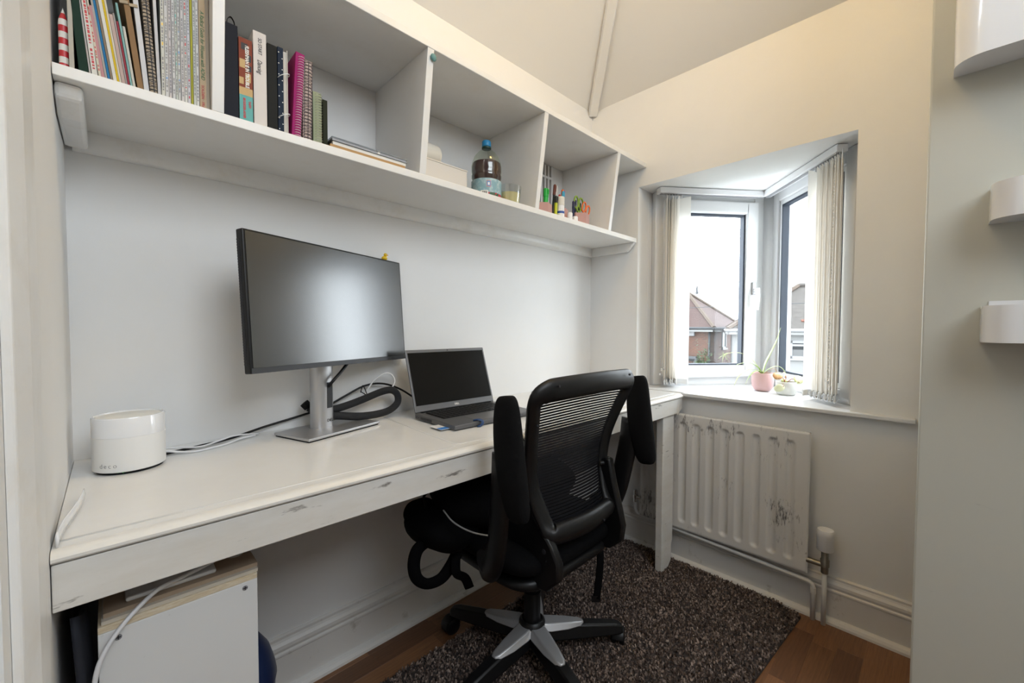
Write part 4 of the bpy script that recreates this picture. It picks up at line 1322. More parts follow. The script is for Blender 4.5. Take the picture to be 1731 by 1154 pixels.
for i, (a, c) in enumerate(mags):
    book('magazine', 'upright white magazine with printed spine, %s from the left of its row' % nth[i], 'magazine', px2x(a), px2x(c) - .0003, .283 + .003 * math.sin(i * 2.1), .20,
         cm('mag_%d' % i, tints[i]), 0, 'upright magazines in the first shelf compartment', hard=False, ysp=1.032 + .001 * (i % 3), marks=('ink_grey', accs[i]))
book('magazine', 'thin upright magazine with a yellow-green spine among the white ones', 'magazine', px2x(1315), px2x(1335), .28, .20, cm('mag_yellow', (.42, .40, .05)), 0, hard=False)

def spine_text(root, body, size, m, x, z, shear=0, sx=1.0, off=0.0, yoff=-.0004):
    """runs down the spine, letters' tops to the right"""
    return lettering('spine_title', body, size, m, root, basis((x, yoff, z), (0, 0, -1), (1, 0, 0)), shear=shear, sx=sx, offset=off)
rg_ = book('book', 'tan paperback with green spine lettering at the end of the magazines', 'book', px2x(1397), px2x(1464), .255, .17, cm('tan', (.50, .38, .25)), 0, hard=False, ysp=1.033)
spine_text(rg_, 'A Radical Guide for Women with ADHD', .0092, 'ink_green', -.0028, .190, shear=.25, sx=.86)
spine_text(rg_, 'SOLDEN \u00b7 FRANK', .0062, 'ink_red', -.0022, .046, sx=1.15)
book('book', 'cream page block of a book touching the first divider', 'book', px2x(1467), .1558, .25, .17, cm('cream_edge', (.55, .48, .38)), 0, hard=False, ysp=1.040)
# striped cone at the far left
cone = MB()
cz = thing('striped_cone', 'red and white striped pointed ornament at the left end of the shelf', 'ornament', (-.0455, 1.048, SZ))
rr = lambda z: .0062 * (1 if z < .082 else max(0.02, (1 - (z - .082) / .022)))
zz = 0.0
i = 0
while zz < .104:
    z2 = min(zz + .0105, .104)
    pf = [(rr(zz), zz), (rr((zz + z2) / 2), (zz + z2) / 2), (rr(z2), z2)]
    MB().lathe((-.0455, 1.048, SZ), pf, 16).build('stripe', 'red_plastic' if i % 2 == 0 else 'paper', cz, smooth='auto')
    zz = z2; i += 1

# second compartment
r_ = book('book', 'thick navy hardback with a ribbon loop beside the first divider', 'book', .1790, .2050, .193, .135, cm('navy', (.006, .008, .016)), 0, ysp=1.036)
MB().tube(smooth_path([(-.004, .01, .19), (-.003, .012, .205), (.003, .012, .213), (.009, .012, .205), (.011, .013, .192)], 5), .0006, 6, ref=(0, 1, 0), r2=.003).build('ribbon', 'black_matte', r_, local=True)
fb = book('book', 'orange and turquoise illustrated paperback with white title', 'book', .2062, .2308, .174, .128, cm('brick_red', (.23, .055, .03)), 0, hard=False, ysp=1.036)
tt = .0246 / 2
MB().box(-tt, -.0002, 0, tt, 0, .056).build('spine_panel', mat('cover_turquoise', (.08, .36, .34), .5), fb, local=True)
MB().box(-tt, -.00015, .056, tt, 0, .072).build('spine_panel', mat('cover_sand', (.52, .34, .12), .5), fb, local=True)
for k, (ax_, az, aw, ah, cc) in enumerate([(-.008, .078, .004, .014, 'cover_sand'), (.004, .085, .005, .018, 'cover_sand'), (-.006, .112, .005, .018, 'cover_sand'), (.006, .128, .004, .014, 'ink_dark'), (-.002, .150, .006, .014, 'ink_dark'), (.007, .108, .0035, .012, 'ink_dark')]):
    MB().box(ax_ - aw, -.0002, az, ax_ + aw, 0, az + ah).build('spine_picture', cc, fb, local=True)
spine_text(fb, 'FLEISHMAN IS IN TROUBLE', .0094, 'ink_white', -.0005, .160, sx=.78, off=.0003)
spine_text(fb, 'TAFFY', .0058, 'ink_red', .0045, .046, sx=.9, off=.0002)
spine_text(fb, 'BRODESSER-AKNER', .0062, 'ink_red', -.0055, .050, sx=.78, off=.0002)
sd = book('book', 'tall white paperback with a black title next to the illustrated one', 'book', .2330, .2578, .201, .132, cm('white_e', (.70, .66, .63)), 0, hard=False, ysp=1.037)
spine_text(sd, 'SO START', .0100, 'ink_dark', -.0030, .188, sx=.78)
spine_text(sd, 'Dancing', .0125, 'ink_dark', -.0045, .142, shear=.35, sx=.72)
book('notebook', 'black elastic-bound notebook between the white paperback and the spotted binder', 'notebook', .2595, .2792, .187, .130, cm('black', (.006, .007, .006)), 0, ysp=1.038)
rb_ = book('ring_binder', 'navy spotted notebook held by two white rings', 'notebook', .2806, .2925, .190, .135, cm('navy_spot', (.006, .016, .038)), 0, ysp=1.040)
for k in range(15):
    MB().lathe((-.0035 + .007 * (k % 2), -.0001, .010 + k * .0120), [(0, 0), (.0012, 0), (.0012, .0002), (0, .0002)], 8, axis=(0, -1, 0)).build('spot', 'ink_white', rb_, local=True)
MB().box(.0062, .004, .002, .0135, .13, .186).build('paper_block', 'paper_edge', rb_, local=True)
MB().box(.0137, .002, 0, .0152, .135, .190).build('rear_cover', cm('white_f', (.62, .58, .53)), rb_, local=True)
for z in (.040, .128):
    pts_ = [Vector((.006 + .0115 * math.cos(t), .003 + .014 * math.sin(t) - .003, z + .006 * math.cos(t))) for t in [2 * PI * k / 20 for k in range(20)]]
    MB().tube(pts_, .0010, 6, closed=True).build('ring', 'white_gloss', rb_, smooth=True, local=True)
r_ = book('notebook', 'magenta spiral notebook with white wire binding', 'notebook', .3080, .3270, .196, .135, cm('magenta', (.34, .015, .14)), -3.2, ysp=1.040)
spiral(r_, .003, .000, .006, .190, .0068, .0058, 'white_gloss')
r_ = book('notebook', 'pinkish tartan spiral notebook right of the magenta one', 'notebook', .3320, .3520, .187, .130, 'tartan_pink', -1.2, ysp=1.041)
spiral(r_, .0, .000, .006, .182, .0080, .0072, 'black_matte')
r_ = book('notebook', 'small pale green wire-bound notebook in the second compartment', 'notebook', .3550, .3745, .122, .105, cm('pale_green', (.32, .36, .24)), 0, ysp=1.040, hard=True)
spiral(r_, .003, .000, .004, .119, .0082, .0062, 'chrome')
book('notebook', 'small dark olive notebook at the end of the upright row', 'notebook', .3780, .3890, .112, .100, cm('olive', (.012, .017, .006)), 0, ysp=1.042)
# things lying flat
fo = thing('folder', 'yellow-brown folder lying flat at the bottom of the pile', 'folder', (.50, 1.10, SZ))
MB().box(.393, 1.036, SZ, .594, 1.20, SZ + .0105).build('card_cover', mat('cover_ochre', (.42, .25, .10), .6), fo)
pa_ = thing('paper_stack', 'flat stack of white paper on the ochre folder', 'papers', (.50, 1.10, SZ + .0107))
MB().box(.399, 1.037, SZ + .0107, .597, 1.195, SZ + .0185).build('sheets', 'paper', pa_)
cs_ = thing('document_case', 'clear grey plastic case on top of the flat paper stack', 'case', (.50, 1.10, SZ + .0187))
MB().box(.396, 1.034, SZ + .0187, .601, 1.198, SZ + .0200).build('lower_shell', 'clear_case', cs_)
MB().box(.398, 1.037, SZ + .0202, .598, 1.195, SZ + .0262).build('contents', mat('case_grey', (.40, .40, .42), .5), cs_)
MB().box(.396, 1.034, SZ + .0264, .601, 1.198, SZ + .0285).build('upper_shell', 'clear_case', cs_)
MB().box(.515, 1.0362, SZ + .0204, .521, 1.0369, SZ + .026).build('label_strip', 'paper', cs_)

# third compartment
bxw = thing('white_box', 'plain white box lying at the back of the third compartment', 'box', (.755, 1.18, SZ))
MB().box(.656, 1.115, SZ, .872, 1.262, SZ + .088).build('carton', mat('carton_white', (.66, .63, .59), .7), bxw, bevel=.0015)
MB().box(.656, 1.114, SZ + .0882, .873, 1.263, SZ + .092).build('lid', mat('carton_lid', (.70, .66, .60), .7), bxw, bevel=.001)
rl = thing('paper_roll', 'white roll resting on the white box', 'roll', (.70, 1.18, SZ + .0925))
MB().lathe((.660, 1.175, SZ + .0925 + .036), [(.010, 0), (.032, 0), (.036, .004), (.036, .124), (.032, .130), (.010, .130)], 28, axis=(1, 0, 0)).build('roll_body', mat('roll_cream', (.72, .68, .60), .7), rl, smooth='auto')
bc_ = Vector((.960, 1.118, SZ))
bt = thing('squash_bottle', 'large plastic bottle of dark drink with a blue cap', 'bottle', bc_)
MB().lathe(bc_, [(0, .002), (.030, .0), (.046, .004), (.0515, .014), (.0515, .052), (.0500, .056), (.0500, .082), (.0525, .088), (.0525, .096), (.0505, .102), (.0525, .110), (.0525, .128), (.050, .142), (.042, .162), (.030, .176), (.018, .186), (.0135, .192), (.0135, .204)], 40).build('bottle_shell', 'clear_bottle', bt, smooth='auto')
MB().lathe(bc_, [(0, .004), (.030, .003), (.045, .006), (.0500, .015), (.0500, .052), (.0488, .056), (.0488, .082), (.0512, .088), (.0512, .096), (.0492, .102), (.0512, .110), (.0510, .128), (.0485, .138), (0, .1382)], 40).build('drink', mat('drink_dark', (.045, .010, .012), .15), bt, smooth='auto')
lab = mat('label_blue', (.22, .38, .44), .5, var=(55, (.42, .55, .58), .45, .6, S1))
MB().lathe(bc_, [(.0522, .026), (.0530, .027), (.0530, .073), (.0522, .074)], 48).build('label_band', lab, bt, smooth='auto')
MB().lathe(bc_, [(.0525, .006), (.0531, .007), (.0531, .026), (.0525, .027)], 48).build('label_lower', mat('label_green', (.02, .09, .05), .5, var=(40, (.42, .03, .05), .5, .52, S1)), bt, smooth='auto')
def on_bottle(name, deg, w_, z0, z1, m, r_=.0534):
    b = MB()
    n_ = 6
    for k in range(n_):
        a0, a1 = R(deg) + w_ * (k / n_ - .5) / r_, R(deg) + w_ * ((k + 1) / n_ - .5) / r_
        b.add([bc_ + Vector((r_ * math.cos(a0), r_ * math.sin(a0), z0)), bc_ + Vector((r_ * math.cos(a1), r_ * math.sin(a1), z0)), bc_ + Vector((r_ * math.cos(a1), r_ * math.sin(a1), z1)), bc_ + Vector((r_ * math.cos(a0), r_ * math.sin(a0), z1))], [(0, 1, 2, 3)])
    return b.build(name, m, bt)
on_bottle('barcode_patch', 222, .026, .008, .032, 'paper')
for k in range(9):
    on_bottle('barcode_bar', 222 - 9 + k * 2.2, .0006 + .0006 * (k % 3), .012, .029, 'ink_dark', .0536)
on_bottle('emblem', 238, .0125, .046, .064, 'ink_blue')
on_bottle('emblem_border', 238, .0145, .0445, .0655, 'orange_plastic', .0533)
on_bottle('emblem_mark', 238, .006, .050, .059, 'ink_white', .0536)
cap = MB().lathe(bc_, [(.0155, .197), (.0160, .198), (.0160, .214), (.0145, .217), (0, .217)], 24).build('cap', mat('cap_blue', (.02, .24, .48), .4), bt, smooth='auto')
MB().lathe(bc_, [(.0150, .190), (.0165, .191), (.0165, .195), (.0150, .196)], 24).build('cap_ring', mat('ring_green', (.01, .06, .04), .4), bt)
gc = Vector((1.040, 1.085, SZ))
gt = thing('candle_glass', 'glass tumbler half filled with pale yellow wax', 'glass', gc)
MB().lathe(gc, [(0, .001), (.034, 0), (.036, .003), (.0435, .068), (.0428, .069), (.0420, .068), (.0345, .008), (0, .007)], 36).build('tumbler', 'drinking_glass', gt, smooth='auto')
MB().lathe(gc, [(0, .0075), (.0338, .0085), (.0383, .044), (0, .0445)], 36).build('wax', mat('wax_yellow', (.78, .66, .30), .5), gt, smooth='auto')
MB().cyl(gc + Vector((0, 0, .044)), gc + Vector((.002, 0, .052)), .0010, n=6).build('wick', 'ink_dark', gt)

# fourth compartment: hexagonal pots, pens, scissors
def hexpot(c, r, h, label):
    root = thing('pencil_pot', label, 'pot', c)
    c = Vector(c)
    o_ = [(r * math.cos(R(60 * k + 20)), r * math.sin(R(60 * k + 20))) for k in range(6)]
    b = MB()
    n_ = 6
    vs = [c + Vector((x, y_, 0)) for x, y_ in o_] + [c + Vector((x, y_, h)) for x, y_ in o_] + [c + Vector((x * .9, y_ * .9, h)) for x, y_ in o_] + [c + Vector((x * .9, y_ * .9, .004)) for x, y_ in o_]
    fs = [tuple(range(6))[::-1], tuple(range(18, 24))]
    for q in range(3):
        for k in range(6):
            fs.append((q * 6 + k, q * 6 + (k + 1) % 6, q * 6 + 6 + (k + 1) % 6, q * 6 + 6 + k))
    b.add(vs, fs)
    b.build('pot_body', mat('pencil_pot_pink', (.52, .30, .27), .6), root)
    return root
hexpot((1.218, 1.090, SZ), .042, .046, 'pink hexagonal pencil pot full of green pens')
hexpot((1.338, 1.098, SZ), .036, .052, 'pink hexagonal pencil pot behind the white glue stick')
hexpot((1.452, 1.085, SZ), .046, .050, 'pink hexagonal pencil pot holding the scissors')
def pen(x, y_, z0, h, r, m, label, tiltx=0, tilty=0, capm=None):
    h += .014
    p0 = Vector((x, y_, SZ + z0)); p1 = p0 + Vector((tiltx, tilty, h))
    root = thing('pen', label, 'pen', p0)
    d = (p1 - p0)
    MB().tube([p0, p0 + d * .70], r * .85, 8).build('barrel', capm or m, root, smooth='auto')
    MB().tube([p0 + d * .68, p0 + d * .97, p1], [r, r, r * .6], 8).build('pen_cap', m, root, smooth='auto')
    s_ = Vector((0, -1, 0)) * r * 1.2
    MB().obox(p0 + d * .86 + s_, (.0012, 0, 0), (0, .0008, 0), d * .09).build('clip', m, root)
pm = lambda n_, c: mat('pen_' + n_, c, .4)
pen(1.196, 1.082, .006, .098, .0060, pm('dkgreen', (.01, .12, .05)), 'dark green pen in the left pencil pot', -.004)
pen(1.222, 1.075, .006, .088, .0090, pm('green', (.02, .45, .06)), 'fat bright green highlighter in the left pencil pot', .004)
pen(1.236, 1.082, .006, .092, .0075, pm('green', (.02, .45, .06)), 'second bright green highlighter beside the fat one', .006)
pen(1.212, 1.098, .006, .078, .0060, pm('white', (.7, .7, .68)), 'white pen in the left pencil pot', 0, .004)
pen(1.247, 1.092, .006, .094, .0045, pm('pink', (.70, .16, .30)), 'pink pen at the right of the left pencil pot', .006)
pen(1.200, 1.100, .006, .100, .0045, pm('red', (.45, .03, .04)), 'dark red pen at the back of the left pencil pot', -.010)
pen(1.326, 1.085, .006, .088, .0050, pm('red', (.45, .03, .04)), 'red pen in the middle pencil pot', -.004)
pen(1.340, 1.086, .006, .108, .0060, pm('cyan', (.08, .42, .62)), 'light blue pen in the middle pencil pot', .008)
pen(1.350, 1.096, .006, .118, .0060, pm('orange', (.80, .17, .02)), 'orange pen in the middle pencil pot', .006)
pen(1.360, 1.106, .006, .122, .0055, pm('purple', (.38, .06, .30)), 'purple pen in the middle pencil pot', .016)
pen(1.328, 1.108, .006, .132, .0045, pm('white', (.7, .7, .68)), 'white pencil standing tallest in the middle pencil pot', .004)
pen(1.262, 1.072, 0, .120, .0062, pm('brown', (.14, .04, .03)), 'brown felt pen standing between the first two pots', .016, .0, pm('black', (.02, .02, .02)))
pen(1.270, 1.062, 0, .072, .0075, pm('black', (.02, .02, .02)), 'black marker with a lime tip between the first two pots', .004, 0, pm('lime', (.55, .60, .03)))
pen(1.405, 1.080, .0, .085, .0060, pm('navy', (.015, .02, .07)), 'navy pen just left of the scissors pot', .004)
pen(1.432, 1.092, .006, .092, .0060, pm('navy', (.015, .02, .07)), 'navy pen inside the scissors pot', .002)
pen(1.470, 1.098, .006, .090, .0060, pm('black', (.02, .02, .02)), 'black pen at the back of the scissors pot', .004)
gs = thing('glue_stick', 'white glue stick with a blue band standing in front of the pots', 'glue stick', (1.298, 1.060, SZ))
MB().lathe((1.298, 1.060, SZ), [(0, 0), (.0150, 0), (.0155, .002), (.0155, .052)], 20).build('tube_body', 'white_plastic', gs, smooth='auto')
MB().lathe((1.298, 1.060, SZ), [(.0158, .020), (.0158, .029)], 20).build('blue_band', mat('glue_blue', (.02, .08, .35), .4), gs)
MB().lathe((1.298, 1.060, SZ), [(.0150, .0522), (.0162, .0525), (.0162, .084), (.015, .086), (0, .086)], 20).build('glue_cap', mat('cap_cream', (.66, .64, .58), .5), gs, smooth='auto')
for i, (x, y_, h_) in enumerate([(1.346, 1.050, .032), (1.376, 1.046, .022)]):
    MB_ = MB().lathe((x, y_, SZ), [(0, 0), (.0105, 0), (.011, .002), (.011, h_ - .003), (.009, h_), (0, h_)], 18)
    tag(MB_.build('eraser', 'white_plastic', smooth='auto'), ['taller', 'shorter'][i] + ' of two small white cylinders in front of the pots', 'eraser')
def scissors(c, m, label, ang, sc):
    c = Vector(c)
    root = thing('scissors', label, 'scissors', c)
    ax = Vector((math.sin(R(ang)), 0, math.cos(R(ang)))); sd_ = Vector((ax.z, 0, -ax.x))
    for e in (-1, 1):
        q = c + ax * .092 * sc + sd_ * (e * .017 * sc)
        pts_ = [q + ax * (.026 * sc * math.sin(t)) + sd_ * (.014 * sc * math.cos(t)) for t in [2 * PI * k / 18 for k in range(18)]]
        MB().tube(pts_, .0038 * sc, 8, closed=True).build('finger_loop', m, root, smooth=True)
        MB().tube([q - ax * .022 * sc, c + ax * .045 * sc - sd_ * (e * .002)], [.0048 * sc, .0042 * sc], 8).build('shank', m, root, smooth=True)
    MB().obox(c + ax * .022, sd_ * .005, (0, .001, 0), ax * .024).build('blade', 'chrome', root)
scissors((1.438, 1.078, SZ + .006), mat('scissor_green', (.20, .32, .03), .4), 'green-handled scissors in the right pencil pot', 2, .98)
scissors((1.458, 1.072, SZ + .006), 'orange_plastic', 'orange-handled scissors beside the green pair', 20, .86)
# vent grille on the wall at the back of the fourth compartment
vg = thing('vent_grille', 'white plastic vent grille on the wall inside the shelf', 'vent', (1.475, D, 1.64))
b = MB()
for x in (1.430, 1.4535, 1.477, 1.5005):
    MB().box(x, D - .008, 1.60, x + .008, D - .001, 1.797).build('vent_bar', 'white_plastic', vg)
for z in (1.60, 1.735):
    MB().box(1.430, D - .0085, z, 1.5085, D - .001, z + .010).build('vent_rail', 'white_plastic', vg)
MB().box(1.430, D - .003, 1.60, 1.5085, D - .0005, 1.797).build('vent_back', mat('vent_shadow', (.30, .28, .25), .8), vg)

# ================================================================ plants on the window board
pk = Vector((2.145, .555, SILL + .0003))
sp_ = thing('spider_plant', 'spider plant with arching leaves in a pink pot', 'plant', pk)
MB().lathe(pk, [(0, 0), (.024, 0), (.034, .006), (.042, .022), (.0455, .045), (.0455, .083), (.0435, .083), (.0432, .072), (0, .072)], 36).build('pot', 'pot_pink', sp_, smooth='auto')
MB().lathe(pk, [(0, .0725), (.043, .0722)], 24).build('soil', 'soil', sp_)
def strip_leaf(parent, pts_, w_, m, name='leaf', fold=.15):
    P = smooth_path(pts_, 5)
    b = MB()
    n_ = len(P)
    L_, C_, R_ = [], [], []
    for i, p in enumerate(P):
        t = (P[min(i + 1, n_ - 1)] - P[max(i - 1, 0)]).normalized()
        s_ = t.cross(Vector((0, 0, 1)))
        if s_.length < .05: s_ = Vector((rt.x, rt.y, 0))
        s_.normalize()
        u_ = i / (n_ - 1)
        ww = w_ * (min(1, .45 + u_ * 2.0) * max(.04, 1 - u_ ** 2.2))
        nn = s_.cross(t)
        L_.append(p - s_ * ww + nn * ww * fold); C_.append(p); R_.append(p + s_ * ww + nn * ww * fold)
    b.v = L_ + C_ + R_
    for i in range(n_ - 1):
        b.f += [(i, i + 1, n_ + i + 1, n_ + i), (n_ + i, n_ + i + 1, 2 * n_ + i + 1, 2 * n_ + i)]
    return b.build(name, m, parent, smooth=True, solid=.0006)
rh = Vector((rt.x, rt.y, 0)).normalized(); fh = Vector((fw.x, fw.y, 0)).normalized()
def PP(c, r_, u_, f_=0.0):
    return c + rh * r_ + fh * f_ + Vector((0, 0, u_))
top_ = pk + Vector((0, 0, .075))
strip_leaf(sp_, [PP(top_, .0, .0), PP(top_, .012, .05), PP(top_, .035, .10), PP(top_, .060, .155), PP(top_, .078, .215)], .0085, 'leaf_green')
strip_leaf(sp_, [PP(top_, 0, 0), PP(top_, -.03, .035, -.01), PP(top_, -.075, .055, -.015), PP(top_, -.12, .050, -.02), PP(top_, -.145, .035, -.02)], .0060, 'leaf_green')
strip_leaf(sp_, [PP(top_, 0, 0), PP(top_, -.04, .022, -.02), PP(top_, -.09, .022, -.03), PP(top_, -.135, -.01, -.04), PP(top_, -.158, -.065, -.04)], .0065, 'leaf_green')
strip_leaf(sp_, [PP(top_, 0, 0), PP(top_, -.025, .018, -.03), PP(top_, -.06, .018, -.04), PP(top_, -.09, -.005, -.05), PP(top_, -.108, -.04, -.05)], .0060, 'leaf_green')
strip_leaf(sp_, [PP(top_, 0, 0), PP(top_, .020, .025, -.01), PP(top_, .050, .040, -.02), PP(top_, .078, .028, -.02), PP(top_, .100, -.005, -.02)], .0062, 'leaf_green')
strip_leaf(sp_, [PP(top_, 0, 0), PP(top_, -.012, .03, .01), PP(top_, -.035, .06, .02), PP(top_, -.06, .075, .03)], .0052, 'leaf_green')
strip_leaf(sp_, [PP(top_, 0, 0), PP(top_, .018, .020, -.02), PP(top_, .034, .030, -.03), PP(top_, .048, .010, -.03)], .0050, 'leaf_amber')
run_ = smooth_path([PP(top_, -.005, .005), PP(top_, -.04, .065, .01), PP(top_, -.085, .095, .02), PP(top_, -.14, .098, .02), PP(top_, -.170, .085, .02)], 5)
rn = MB().tube(run_, .0012, 6).build('runner', 'leaf_lime', sp_, smooth=True)
tip_ = run_[-1]
for a in range(0, 360, 52):
    d = rh * math.cos(R(a)) + Vector((0, 0, math.sin(R(a)))) * .8
    strip_leaf(rn, [tip_, tip_ + d * .015, tip_ + d * .030 + Vector((0, 0, -.006))], .0030, 'leaf_green', 'plantlet_leaf')

pw = Vector((2.095, .452, SILL + .0003))
sc2 = thing('leafy_plant', 'small plant with round lime leaves in a white pot', 'plant', pw)
MB().lathe(pw, [(0, 0), (.030, 0), (.034, .003), (.0375, .010), (.0385, .056), (.0370, .057), (.0365, .050), (0, .050)], 36).build('pot', 'pot_white', sc2, smooth='auto')
MB().lathe(pw, [(0, .0505), (.0362, .0502)], 24).build('soil', 'soil', sc2)
t2 = pw + Vector((0, 0, .050))
def round_leaf(c, nrm, upd, rx_, ry_, m, stem_to):
    n_ = Vector(nrm).normalized()
    u_ = (Vector(upd) - n_ * Vector(upd).dot(n_)).normalized()
    s_ = n_.cross(u_)
    b = MB()
    b.v.append(Vector(c))
    k_ = 18
    for ring in (.5, 1.0):
        for k in range(k_):
            a = 2 * PI * k / k_
            rr2 = 1 - .16 * (1 - abs(math.sin(a / 2)) ** .5)
            b.v.append(Vector(c) + s_ * (rx_ * ring * math.sin(a) * rr2) + u_ * (ry_ * ring * -math.cos(a) * rr2) - n_ * (.006 * ring * ring * (.5 + .5 * math.cos(2 * a))))
    for k in range(k_):
        b.f.append((0, 1 + k, 1 + (k + 1) % k_))
        b.f.append((1 + k, 1 + k_ + k, 1 + k_ + (k + 1) % k_, 1 + (k + 1) % k_))
    lf = b.build('leaf', m, sc2, smooth=True, solid=.0008)
    MB().tube(smooth_path([t2, (t2 + Vector(c)) / 2 + Vector((0, 0, .01)), Vector(c) - u_ * ry_ * .7], 4), .0014, 6).build('stem', 'stem_red', lf, smooth=True)
vd = -fh
round_leaf(PP(t2, .040, .018, -.02), vd + Vector((0, 0, .5)), (0, 0, 1), .021, .021, 'leaf_lime', None)
round_leaf(PP(t2, -.043, .032, -.01), vd + Vector((0, 0, .4)), (0, 0, 1), .022, .017, 'leaf_amber', None)
round_leaf(PP(t2, -.050, -.016, -.035), vd + rh * -.6 + Vector((0, 0, .3)), rh * -1 + Vector((0, 0, -.3)), .016, .022, 'leaf_pale', None)
round_leaf(PP(t2, .004, .034, .01), vd + rh * .9 + Vector((0, 0, .3)), (0, 0, 1), .010, .014, 'leaf_amber', None)
round_leaf(PP(t2, -.008, .010, .0), vd + rh * -.4 + Vector((0, 0, .5)), (0, 0, 1), .012, .012, 'leaf_lime', None)

# ================================================================ white pockets on the wall at the right
def pocket(y1, z0, z1, depth, label, rcorner, y0=-.62):
    x1 = 1.3598
    x0 = x1 - depth
    root = thing('wall_pocket', label, 'wall pocket', ((x0 + x1) / 2, (y0 + y1) / 2, z0), group='white pockets on the right wall')
    def plan(t):                                # t inset; rounded outer corner at the visible end
        out = []
        rr3 = max(rcorner - t, .002)
        cx_, cy_ = x0 + t + rr3, y1 - t - rr3
        out.append((x1, y1 - t))
        for k in range(9):
            a = PI / 2 + (PI / 2) * k / 8
            out.append((cx_ + rr3 * math.cos(a), cy_ + rr3 * math.sin(a)))
        cy2 = y0 + t + rr3
        for k in range(9):
            a = PI + (PI / 2) * k / 8
            out.append((cx_ + rr3 * math.cos(a), cy2 + rr3 * math.sin(a)))
        out.append((x1, y0 + t))
        return out
    o_, i_ = plan(0), plan(.003)
    n_ = len(o_)
    b = MB()
    vs = [Vector((x, y_, z0)) for x, y_ in o_] + [Vector((x, y_, z1)) for x, y_ in o_] + [Vector((x, y_, z1)) for x, y_ in i_] + [Vector((x, y_, z0 + .003)) for x, y_ in i_]
    fs = [tuple(range(n_))[::-1], tuple(range(3 * n_, 4 * n_))]
    for q in range(3):
        for k in range(n_):
            fs.append((q * n_ + k, q * n_ + (k + 1) % n_, (q + 1) * n_ + (k + 1) % n_, (q + 1) * n_ + k))
    b.add(vs, fs)
    b.build('tray', 'white_gloss', root, smooth='auto')
    MB().box(x1 - .002, y0 + .01, z0 + .004, x1 - .0005, y1 - .012, z1 + .012).build('mounting_plate', 'white_gloss', root)
pocket(-.010, 1.600, 1.90, .085, 'deep glossy white wall pocket at the top right', .045)
pocket(-.070, 1.266, 1.340, .085, 'shallow glossy white wall tray in the middle at the right', .045)
pocket(-.063, 1.014, 1.090, .085, 'lowest shallow glossy white wall tray at the right', .045)

# ================================================================ outside: the houses across the road
GZ = -4.2
gr = MB().box(2.9, -30, GZ - .2, 60, 45, GZ).build('ground', 'grass_far')
struct(gr, 'grass and street far below the window')

def uv_wall(o, u):
    """metre-scaled UVs along a wall"""
    me = o.data
    uvl = me.uv_layers.new(name='UVMap')
    for p in me.polygons:
        hv = Vector((-p.normal.y, p.normal.x, 0))
        if hv.length < .3: hv = Vector((1, 0, 0))
        hv.normalize()
        for li in p.loop_indices:
            c = me.vertices[me.loops[li].vertex_index].co
            uvl.data[li].uv = (c.dot(hv), c.z)

def house(name, label, c, u1, u2, l1, l2, ez, rise, run_, wallm, roofm, gut, ov=.35):
    """hipped house: corner c nearest the viewer, walls along u1 and u2"""
    c, u1, u2 = Vector(c), Vector(u1).normalized(), Vector(u2).normalized()
    root = thing(name, label, 'house', c + Vector((0, 0, GZ)))
    b = MB().prism([c + Vector((0, 0, GZ)), c + u1 * l1 + Vector((0, 0, GZ)), c + u1 * l1 + u2 * l2 + Vector((0, 0, GZ)), c + u2 * l2 + Vector((0, 0, GZ))], (0, 0, ez - GZ))
    w_ = b.build('walls', wallm, root)
    uv_wall(w_, u1)
    e = [c - u1 * ov - u2 * ov, c + u1 * (l1 + ov) - u2 * ov, c + u1 * (l1 + ov) + u2 * (l2 + ov), c - u1 * ov + u2 * (l2 + ov)]
    h_ = (min(l1, l2) + 2 * ov) / 2
    if l1 >= l2:
        ra_, rb_2 = c + u1 * (h_ - ov) + u2 * (h_ - ov), c + u1 * (l1 + ov - h_) + u2 * (h_ - ov)
    else:
        ra_, rb_2 = c + u1 * (h_ - ov) + u2 * (h_ - ov), c + u1 * (h_ - ov) + u2 * (l2 + ov - h_)
    zt = Vector((0, 0, ez + rise)); zb = Vector((0, 0, ez))
    b = MB()
    vs = [p + zb for p in e] + [ra_ + zt, rb_2 + zt]
    if l1 >= l2:
        fs = [(0, 1, 5, 4), (1, 2, 5), (2, 3, 4, 5), (3, 0, 4), (3, 2, 1, 0)]
    else:
        fs = [(0, 1, 4), (1, 2, 5, 4), (2, 3, 5), (3, 0, 4, 5), (3, 2, 1, 0)]
    b.add(vs, fs)
    rf = b.build('roof', roofm, root)
    for i, j in ((0, 4), (3, 4 if l1 >= l2 else 5), (1, 5 if l1 >= l2 else 4)):
        MB().tube([vs[i] + Vector((0, 0, .02)), vs[j] + Vector((0, 0, .03))], .10, 6).build('hip_tiles', 'tile_ridge', rf)
    MB().tube([vs[4] + Vector((0, 0, .03)), vs[5] + Vector((0, 0, .03))], .11, 6).build('ridge_tiles', roofm, rf)
    for i in range(4):
        a, d = e[i], e[(i + 1) % 4]
        MB().tube([a + Vector((0, 0, ez - .03)), d + Vector((0, 0, ez - .03))], .07, 8).build('gutter', gut, root, smooth=True)
        MB().prism([a + Vector((0, 0, ez - .20)), d + Vector((0, 0, ez - .20)), d + Vector((0, 0, ez - .06)), a + Vector((0, 0, ez - .06))], ((c + u1 * l1 / 2 + u2 * l2 / 2) - (a + d) / 2).normalized() * .05).build('fascia_board', 'render_white', root)
    return root, c, u1, u2

